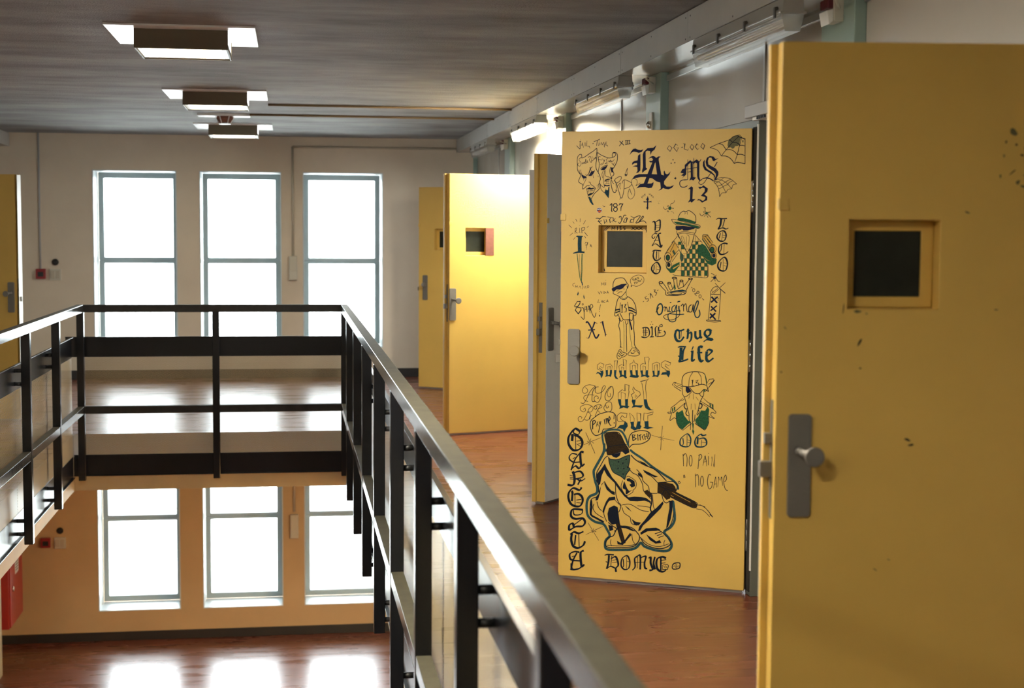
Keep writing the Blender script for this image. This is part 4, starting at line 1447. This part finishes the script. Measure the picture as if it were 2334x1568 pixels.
# ---------------------------------------------------------------- cell doors
DH = 2.115
def cell_door(hinge, free, label, face='yellow', s=1, width=0.88, window=True, chips=None, group=None):
    dx, dy = free[0]-hinge[0], free[1]-hinge[1]
    t = thing('cell_door', label, 'door', (hinge[0], hinge[1], 0), math.atan2(dy, dx), group)
    fl = s < 0; Wd = width; zb = 0.016
    B = lambda m, name, mt, par=t, bev=0.0: m.build(name, MT[mt], par, bevel=bev, flipy=fl)
    hx0, hx1, hz0, hz1 = 0.476, 0.706, 1.459, 1.680
    L = MB()
    L.ring(0, Wd, -.055, 0, zb, DH, hx0, hx1, hz0, hz1)
    L.ring(0.012, Wd+.018, -.080, -.0552, zb, DH, hx0+.004, hx1-.004, hz0+.004, hz1-.004)
    leaf = B(L, 'door_leaf', 'yellow', bev=.0025)
    if face != 'yellow':
        f = B(MB().ring(0.002, Wd-.002, 0.0, .0015, zb+.002, DH-.002, hx0-.001, hx1+.001, hz0-.001, hz1+.001), 'face_panel', face); f['label'] = 'cream painted front face of the door'
    B(MB().ring(0.013, Wd+.0178, -.0826, -.080, zb+.001, DH-.001, hx0+.003, hx1-.003, hz0+.003, hz1-.003), 'inner_face', 'white')
    fr = B(MB().ring(hx0+.002, hx1-.002, -.062, -.050, hz0+.002, hz1-.002, .508, .678, 1.487, 1.653), 'window_frame', 'yellow', bev=.002)
    pane = B(MB().box(.50, .686, -.060, -.056, 1.479, 1.661), 'window_pane', 'dark')
    B(MB().prism(rrect(.790, .848, .935, 1.195, .010), 'y', 0.0, .009), 'lock_plate', 'steel', bev=.0015)
    k = MB(); k.cyl((.822, .008, 1.104), (.820, .034, 1.104), .011, n=16); k.cyl((.821, .030, 1.104), (.800, .060, 1.098), .0095, .0105, n=16)
    k.lathe((.797, .054, 1.097), (0, 1, 0), [(0, .010), (.004, .018), (.010, .0238), (.018, .0250), (.022, .0244), (.024, .022)])
    kn = B(k, 'knob', 'steel')
    B(MB().box(Wd-.0005, Wd+.0025, -.050, -.026, .924, 1.226), 'lock_strip', 'steel')
    B(MB().box(Wd, Wd+.020, -.048, -.030, 1.115, 1.142), 'latch', 'steel', bev=.0015); B(MB().box(Wd, Wd+.031, -.050, -.028, 1.030, 1.070), 'bolt', 'steel', bev=.0015)
    B(MB().box(Wd-.022, Wd+.004, -.012, .005, 1.702, 1.732), 'catch_plate', 'yellow', bev=.002)
    B(MB().box(0.01, Wd-.005, -.070, -.012, .002, zb), 'bottom_seal', 'joint')
    for z in (.20, 1.02, 1.74):
        h = MB()
        for q in range(3): h.cyl((-.010, -.012, z+.05*q), (-.010, -.012, z+.047+.05*q), .0085, n=14)
        h.box(-.008, .004, -.030, -.008, z+.005, z+.14)
        B(h, 'hinge', 'chrome' if z > 1 else 'steel')
    if chips:
        for x, z, w, h, a in chips:
            q = Ink(); P = []
            for i in range(9):
                th = i*2*math.pi/9; r = random.uniform(.55, 1.0); u, v = w*r*math.cos(th), h*r*math.sin(th)
                P.append((x+u*math.cos(a)-v*math.sin(a), z+u*math.sin(a)+v*math.cos(a)))
            q.poly(P, random.choice('KDKP')); q.build('paint_chip', t, 'small dark chip in the paint')
    return t
near_chips = [(.68, 1.452, .014, .006, 0), (.657, 1.447, .003, .003, 0), (.715, 1.46, .0018, .018, .1), (.672, 1.375, .004, .014, .5), (.669, 1.31, .004, .003, 0), (.868, 1.30, .003, .003, 0),
              (.545, 1.13, .010, .004, .4), (.537, 1.117, .009, .004, -.2), (.330, 1.458, .008, .0025, 0), (.62, .80, .008, .0018, .6), (.585, .825, .006, .0018, .4),
              (.300, 1.90, .013, .010, .7), (.292, 1.868, .004, .004, 0), (.318, 1.875, .003, .006, .4), (.268, 1.86, .005, .004, 0), (.258, 1.838, .006, .008, .3), (.276, 1.842, .006, .003, .2),
              (.322, 1.84, .003, .005, 0), (.300, 1.80, .014, .002, -.7), (.262, 1.795, .012, .003, -.2), (.285, 1.775, .006, .008, .5), (.272, 1.765, .010, .003, .3), (.330, 1.79, .003, .006, 0),
              (.262, 2.02, .004, .004, .2), (.41, 1.70, .01, .003, .4), (.80, .985, .003, .003, 0), (.86, 1.41, .006, .002, .9)]
cell_door((2.0705, 3.402), (1.2010, 3.502), 'large ochre cell door with chipped paint, standing open nearest the camera', chips=near_chips)
gd = cell_door((2.0400, 6.369), (1.2535, 6.778), 'yellow cell door covered in black and green marker graffiti', width=.8865)
gd['category'] = 'door'
draw_graffiti(gd)
wi = Ink(-.0498)       # scrawl on the frame inside the window recess
for P in ([(.656, 1.658), (.654, 1.675), (.649, 1.664), (.642, 1.675), (.640, 1.658)], [(.628, 1.676), (.629, 1.658)], [(.620, 1.675), (.611, 1.675), (.616, 1.668), (.609, 1.663), (.619, 1.658)], [(.590, 1.674), (.599, 1.673), (.597, 1.667), (.590, 1.664), (.598, 1.658)]):
    wi.stroke(P, .0034, 'K')
for x in (.553, .535, .517):
    wi.stroke([(x+.008, 1.660), (x-.008, 1.674)], .0032, 'K'); wi.stroke([(x-.008, 1.660), (x+.008, 1.674)], .0032, 'K')
wi.stroke([(.694, 1.656), (.674, 1.676)], .003, 'K'); wi.stroke([(.686, 1.656), (.666, 1.676)], .003, 'K')
wi.stroke([(.490, 1.672), (.493, 1.662), (.489, 1.655), (.492, 1.648)], .003, 'K'); wi.stroke([(.690, 1.478), (.688, 1.466)], .004, 'K')
wi.build('lettering', gd, 'small marker lettering inside the window recess')
d3 = cell_door((2.090, 9.300), (1.512, 8.655), 'cream-faced cell door with yellow edge, half hidden behind the graffiti door', face='cream', width=.866)
d4 = cell_door((2.062, 12.005), (1.260, 11.738), 'bright yellow cell door with red-brown strip beside its window', width=.846)
o = MB().box(.450, .524, -.002, .004, 1.459, 1.682).build('cover_strip', MT['brown'], d4); o['label'] = 'red-brown cover strip over one side of the window'
d5 = cell_door((2.050, 14.875), (1.315, 15.425), 'pale yellow cell door partly hidden behind the bright yellow door, nearest the window wall', width=.90)
dl = cell_door((-3.175, 13.22), (-2.325, 13.05), 'dark open cell door with bright white edge on the left gallery', s=-1, width=.865)
o = MB().box(.8835, .8865, -.082, .0, .02, 2.11).build('edge_strip', MT['white'], dl, flipy=True); o['label'] = 'white painted edge strip'
# narrow riser door, seen almost edge-on between two cell doors
t = thing('riser_door', 'narrow white door seen edge-on between the bright yellow door and the cream-faced door', 'door', (2.055, 10.70, 0), math.atan2(-.46, -.395))
MB().box(0, .605, 0, .045, .012, 2.085).build('door_leaf', MT['white'], t, bevel=.003)
MB().cyl((.53, .045, 1.05), (.53, .085, 1.05), .012, .018, n=18).build('knob', MT['steel'], t)
# ---------------------------------------------------------------- void railings
def railing(label, origin, rz, s, L, posts, e0=0.0, e1=0.0):
    t = thing('railing', label, 'railing', origin, rz, 'void railings')
    fl = s < 0
    def B(m, name, mt, bev=0.0): return m.build(name, MT[mt], t, bevel=bev, flipy=fl)
    for nm, z0, z1 in (('handrail', .990, 1.050), ('mid_rail', .176, .2347)):
        q = MB().box(0, L, 0 if z0 > .5 else .002, .056 if z0 > .5 else .055, z0, z1)
        for f in q.b.faces:
            if f.calc_center_median().z > z1-.001: f.material_index = 1
        q.build(nm, [MT['hand'], MT['dusty']], t, bevel=.003, flipy=fl)
    u = MB().box(-e0, L+e1, .095, .101, .625, .783); u.box(-e0, L+e1, .080, .101, .783, .789); B(u, 'upper_band', 'rail', .001)
    l = MB().box(-e0, L+e1, .095, .101, -.336, -.169); l.box(-e0, L+e1, .080, .101, -.342, -.336); B(l, 'lower_band', 'rail', .001)
    ps = sorted(posts)
    for p in ps:
        B(MB().box(p-.028, p+.028, 0, .056, -.365, .9905), 'post', 'rail', .004)
        for z in (.665, .750, -.215, -.300): B(MB().cyl((p, .0555, z), (p, .0955, z), .013, n=14), 'spacer', 'black')
    e = [0.0]+ps+[L]
    for a, b in zip(e, e[1:]):
        if b-a > .1: B(MB().box(a+.002, b-.002, .0965, .0985, -.170, .626), 'mesh_panel', 'perf')
    return t
railing('dark steel railing running from the foreground along the right gallery', (.402, 1.0, 0), math.pi/2, -1, 11.040, [1.14+1.2239*k-1.0 for k in range(9)])
railing('dark steel railing across the far end of the void, below the windows', (-1.695, 12.041, 0), 0, 1, 2.153, [.028, 1.090, 2.125], .10, .045)
railing('dark steel railing along the left gallery, cut off by the left edge', (-1.639, 1.0, 0), math.pi/2, 1, 11.040, [10.80-1.0-1.2*k+.03 for k in range(8)])
# ---------------------------------------------------------------- square ceiling lights
def ceiling_light(y, label, group='square ceiling lights', glow='glow'):
    t = thing('ceiling_light', label, 'ceiling light', (-.560, y+.245, CEIL), 0, group)
    MB().box(-.383, .383, -.365, .42, -.010, .001).build('reflector_plate', MT['lightplate'], t, bevel=.002)
    b = MB()
    b.box(-.240, .240, -.252, -.240, -.110, -.0101); b.box(-.240, .240, .240, .252, -.110, -.0101)
    b.box(-.240, -.230, -.2401, .2401, -.110, -.080); b.box(.230, .240, -.2401, .2401, -.110, -.080)
    b.build('housing', MT['lightbox'], t, bevel=.0015)
    r = MB()
    for q in ((-.228, .228, -.238, -.205), (-.228, .228, .205, .238), (-.228, -.205, -.205, .205), (.205, .228, -.205, .205)): r.box(*q, -.104, -.098)
    r.build('rim', MT['lightplate'], t)
    MB().box(-.205, .205, -.205, .205, -.100, -.096).build('diffuser', MT[glow], t)
    for a, c in ((-.236, -.231), (.231, .236)): MB().box(a, c, -.230, .230, -.078, -.014).build('side_slot', MT['sideglow'], t)
    return t
ceiling_light(7.90, 'square ceiling light nearest the camera, with bright white side wings')
ceiling_light(11.36, 'square ceiling light in the middle of the row, in front of the smoke detector')
ceiling_light(14.85, 'square ceiling light furthest back, close to the window wall')
ceiling_light(4.45, 'square ceiling light over the void, in front of the near ochre door', glow='glow_near')
ceiling_light(1.00, 'square ceiling light over the landing', glow='glow_landing')
# ---------------------------------------------------------------- fluorescent wall lights under the fascia
def tube_light(y0, label, lit, x=1.905, watt=None, col=(1.0, .94, .80), z=2.546):
    t = thing('fluorescent_light', label, 'fluorescent light', (x, y0, z), 0, 'fluorescent lights along the cell fronts')
    Ln = 1.28
    MB().prism([(-.040, 0), (.040, 0), (.044, -.050), (.053, -.050), (.053, -.060), (-.053, -.060), (-.053, -.050), (-.044, -.050)], 'y', 0, Ln).build('housing', MT['lampbody'], t, bevel=.003)
    n = 7; z0, z1 = -.0605, -.126; left = []
    for i in range(n):
        for dx, dz in ((0, 0), (.0016, -.3)):
            f = (i-dz)/n; left.append((-.047+.016*f+dx, z0+(z1-z0)*f))
    prof = left+[(-.0300, z1), (.0300, z1)]+[(-x, z) for x, z in reversed(left)]
    MB().prism(prof, 'y', .010, Ln-.010).build('diffuser', MT['diffuser'], t)
    for x in (-.016, .016):
        MB().cyl((x, .03, -.085), (x, Ln-.03, -.085), .013, n=16).build('tube', MT['littube' if lit else 'tube'], t)
    for k in range(4):
        c = MB(); y = .06+k*(Ln-.12)/3
        for s in (-1, 1): c.box(s*.055-.003, s*.055+.003, y-.009, y+.009, -.072, -.030); c.cyl((s*.051, y-.012, -.036), (s*.051, y+.012, -.036), .007, n=10)
        c.build('clip', MT['clip'], t)
    if lit:   # the light this lamp throws
        l = bpy.data.lights.new('lamp_light', 'AREA'); l.shape = 'RECTANGLE'; l.size = .07; l.size_y = Ln-.05; l.energy = watt or LAMP_W; l.color = col
        lo = bpy.data.objects.new('lamp_light', l); COL.objects.link(lo); lo.parent = t; lo.location = (0, Ln/2, -.135)
    return t
LAMP_W = 50
tube_light(5.46, 'unlit fluorescent light with ribbed cover above the graffiti door', False)
tube_light(8.32, 'unlit fluorescent light above the cream-faced door, next to the lit one', False)
tube_light(11.18, 'fluorescent light switched on, glowing warm over the bright yellow door', True)
tube_light(14.05, 'unlit fluorescent light nearest the window wall', False)
for y in (11.18, 8.32): tube_light(y, 'fluorescent light switched on under the right gallery, in the storey below', True, watt=70, col=(1.0, .80, .52), z=-.462)
for y in (2.60, -.27): tube_light(y, 'fluorescent light switched on along the near end of the left cell front', True, x=-3.055, watt=9, col=(1.0, .93, .80))
# ---------------------------------------------------------------- small fittings on the cell fronts
for y, lb in ((5.37, 'ivory call signal on the teal post above the near ochre door'), (8.235, 'ivory call signal on the teal post above the graffiti door'), (11.10, 'ivory call signal beside the lit fluorescent light'), (13.97, 'ivory call signal on the teal post beyond the lit light')):
    t = thing('call_signal', lb, 'signal light', (2.0525, y, 2.44), 0, 'call signals on the posts')
    MB().box(-.040, 0, -.05, .05, 0, .09).build('housing', MT['plastic'], t, bevel=.004)
    MB().box(-.062, -.040, -.045, .040, .048, .085).build('red_lens', MT['darkred'], t, bevel=.004)
    MB().prism([(-.040, .002), (-.040, .046), (-.066, .040), (-.056, -.012)], 'y', -.045, .040).build('white_lens', MT['whiteplastic'], t, bevel=.003)
    MB().cyl((-.02, -.05, .05), (-.10, -.22, .06), .006, n=8).build('cable', MT['plastic'], t)
t = thing('key_switch', 'small chrome key switch on the teal post above the graffiti door', 'switch', (2.0525, 8.27, 2.235), 0)
MB().box(-.010, 0, -.03, .03, -.12, .10).build('back_plate', MT['plastic'], t, bevel=.002)
MB().lathe((-.010, 0, .03), (-1, 0, 0), [(0, .022), (.012, .022), (.018, .016), (.024, .008)]).build('key_barrel', MT['chrome'], t)
t = thing('closer_box', 'grey metal closer box mounted above the frame of the graffiti door', 'door closer', (2.03, 6.10, 2.145), 0)
MB().box(-.012, .068, -.55, .315, 0.016, .070).build('housing', MT['galv'], t, bevel=.003)
MB().box(.004, .060, -.50, .25, .002, .0162).build('rail', MT['whiteplastic'], t)
g = MB()
for k in range(5): g.box(-.004, .003, .06+k*.025, .072+k*.025, .003, .015)
g.build('vent', MT['black'], t)
# ---------------------------------------------------------------- fittings on the window wall
for zo, fl in ((0, 'upper'), (LOW, 'lower')):
    tag(MB().cyl((.023, D-.012, 1.36+zo if not zo else 1.42+zo), (.023, D-.012, 2.585 if not zo else -.462), .0125, n=14).build('conduit', MT['conduit']), 'pale conduit dropping between the two right-hand %s windows' % fl, 'conduit', None, 'thing')
    t = thing('junction_box', 'ivory junction box at the foot of the %s conduit between windows' % fl, 'electrical box', (.023, D, 1.10+zo+(.02 if zo else 0)), 0, 'junction boxes')
    MB().box(-.046, .046, -.055, 0, 0, .27).build('housing', MT['plastic'], t, bevel=.008)
    MB().box(-.038, .038, -.060, -.055, .10, .25).build('cover', MT['plastic'], t, bevel=.003)
    x0 = -2.703; z0 = 1.165+zo-(.03 if zo else 0)
    t = thing('fire_call_point', 'small red fire call point on the %s end wall, left of the windows' % fl, 'fire alarm', (x0, D, z0), 0, 'fire call points')
    MB().box(-.052, .052, -.05, 0, -.055, .055).build('housing', MT['red'], t, bevel=.006)
    MB().box(-.03, .03, -.053, -.05, -.030, .022).build('break_glass', MT['black'], t)
    t = thing('light_switch', 'beige double switch right of the red call point on the %s end wall' % fl, 'switch', (-2.552, D, z0-.008), 0, 'wall switches')
    MB().box(-.062, .062, -.022, 0, -.062, .062).build('plate', MT['plastic'], t, bevel=.004)
    for s in (-1, 1): MB().box(s*.028-.02, s*.028+.02, -.030, -.022, -.042, .042).build('rocker', MT['conduit'], t, bevel=.003)
    t = thing('round_knob', 'small round black knob above the beige switch on the %s end wall' % fl, 'switch', (-2.552, D, z0+.128), 0, 'round black knobs')
    MB().lathe((0, 0, 0), (0, -1, 0), [(0, .036), (.012, .036), (.020, .030), (.034, .022), (.038, .016)]).build('dial', MT['black'], t)
    if not zo:
        tag(MB().cyl((x0-.005, D-.010, 1.22), (x0-.005, D-.010, CEIL-.001), .010, n=12).build('conduit', MT['galv']), 'thin grey conduit rising from the red fire call point', 'conduit', None, 'thing')
tag(MB().cyl((.023, D-.012, 2.585), (1.86, D-.012, 2.585), .0125, n=14).build('conduit', MT['conduit']), 'pale conduit running level above the right-hand window to the fascia', 'conduit', None, 'thing')
# ---------------------------------------------------------------- ceiling fittings
t = thing('smoke_detector', 'smoke detector with metal guard on a ceiling plate, between two ceiling lights', 'smoke detector', (-.575, 13.60, CEIL), 0)
MB().box(-.25, .215, -.09, .09, -.022, .001).build('mounting_plate', MT['lightplate'], t, bevel=.003)
MB().lathe((-.01, 0, -.022), (0, 0, -1), [(0, .075), (.02, .075), (.045, .055), (.055, .050)]).build('detector_head', MT['brown'], t)
g = MB()
for a in range(6):
    ca, sa = math.cos(a*math.pi/3), math.sin(a*math.pi/3)
    g.cyl((-.01+.085*ca, .085*sa, -.022), (-.01+.05*ca, .05*sa, -.086), .004, n=8)
g.lathe((-.01, 0, -.084), (0, 0, -1), [(0, .052), (.006, .052)])
g.build('guard', MT['lightplate'], t)
for y, x0, lb in ((12.42, -.18, 'brown conduit across the ceiling from the middle light to the fascia'), (13.50, -.36, 'brown conduit across the ceiling from the smoke detector to the fascia')):
    tag(MB().cyl((x0, y, CEIL-.009), (1.861, y+.02, CEIL-.009), .010, n=12).build('conduit', MT['conduit_brown']), lb, 'conduit', None, 'thing')
# ---------------------------------------------------------------- left side of the storey below
t = thing('hose_cabinet', 'red fire hose cabinet on the left wall of the storey below', 'cabinet', (XL+.004, 15.95, LOW+.44), 0)
MB().box(0, .33, -.36, .36, 0, .76).build('cabinet_body', MT['redsteel'], t, bevel=.006)
MB().box(.33, .345, -.345, .345, .015, .745).build('cabinet_door', MT['redsteel'], t, bevel=.004)
MB().box(.345, .347, -.08, .12, .52, .66).build('notice', MT['whiteplastic'], t)
q = MB()
for k in range(4): q.box(.347, .3476, -.05, .09, .635-.028*k, .645-.028*k)
q.build('notice_print', MT['black'], t)
MB().lathe((.345, -.22, .40), (1, 0, 0), [(0, .03), (.012, .03), (.016, .02)]).build('lock', MT['chrome'], t)
struct(MB().box(XL, -2.965, 15.05, 15.45, LOW+.0006, -.462).build('pillar', MT['slab'], bevel=.004), 'tan wall pier at the left edge of the storey below', 'post')
# ---------------------------------------------------------------- outside
struct(MB().box(-40, 40, D+.6, 80, LOW-.3, LOW-.15).build('ground', MT['ground']), 'pale ground outside the windows', 'ground')
t = thing('yard_fence', 'pale metal fence in the yard outside the lower left window', 'fence', (-3.0, 24.0, LOW-.15), 0)
for k in range(4): MB().box(-2.6, 2.2, -.02, .02, .25+.33*k, .27+.33*k).build('fence_rail', MT['fence'], t)
for k in range(3): MB().box(-2.32+k*2.0, -2.28+k*2.0, -.025, .025, 0, 1.4).build('fence_post', MT['fence'], t)
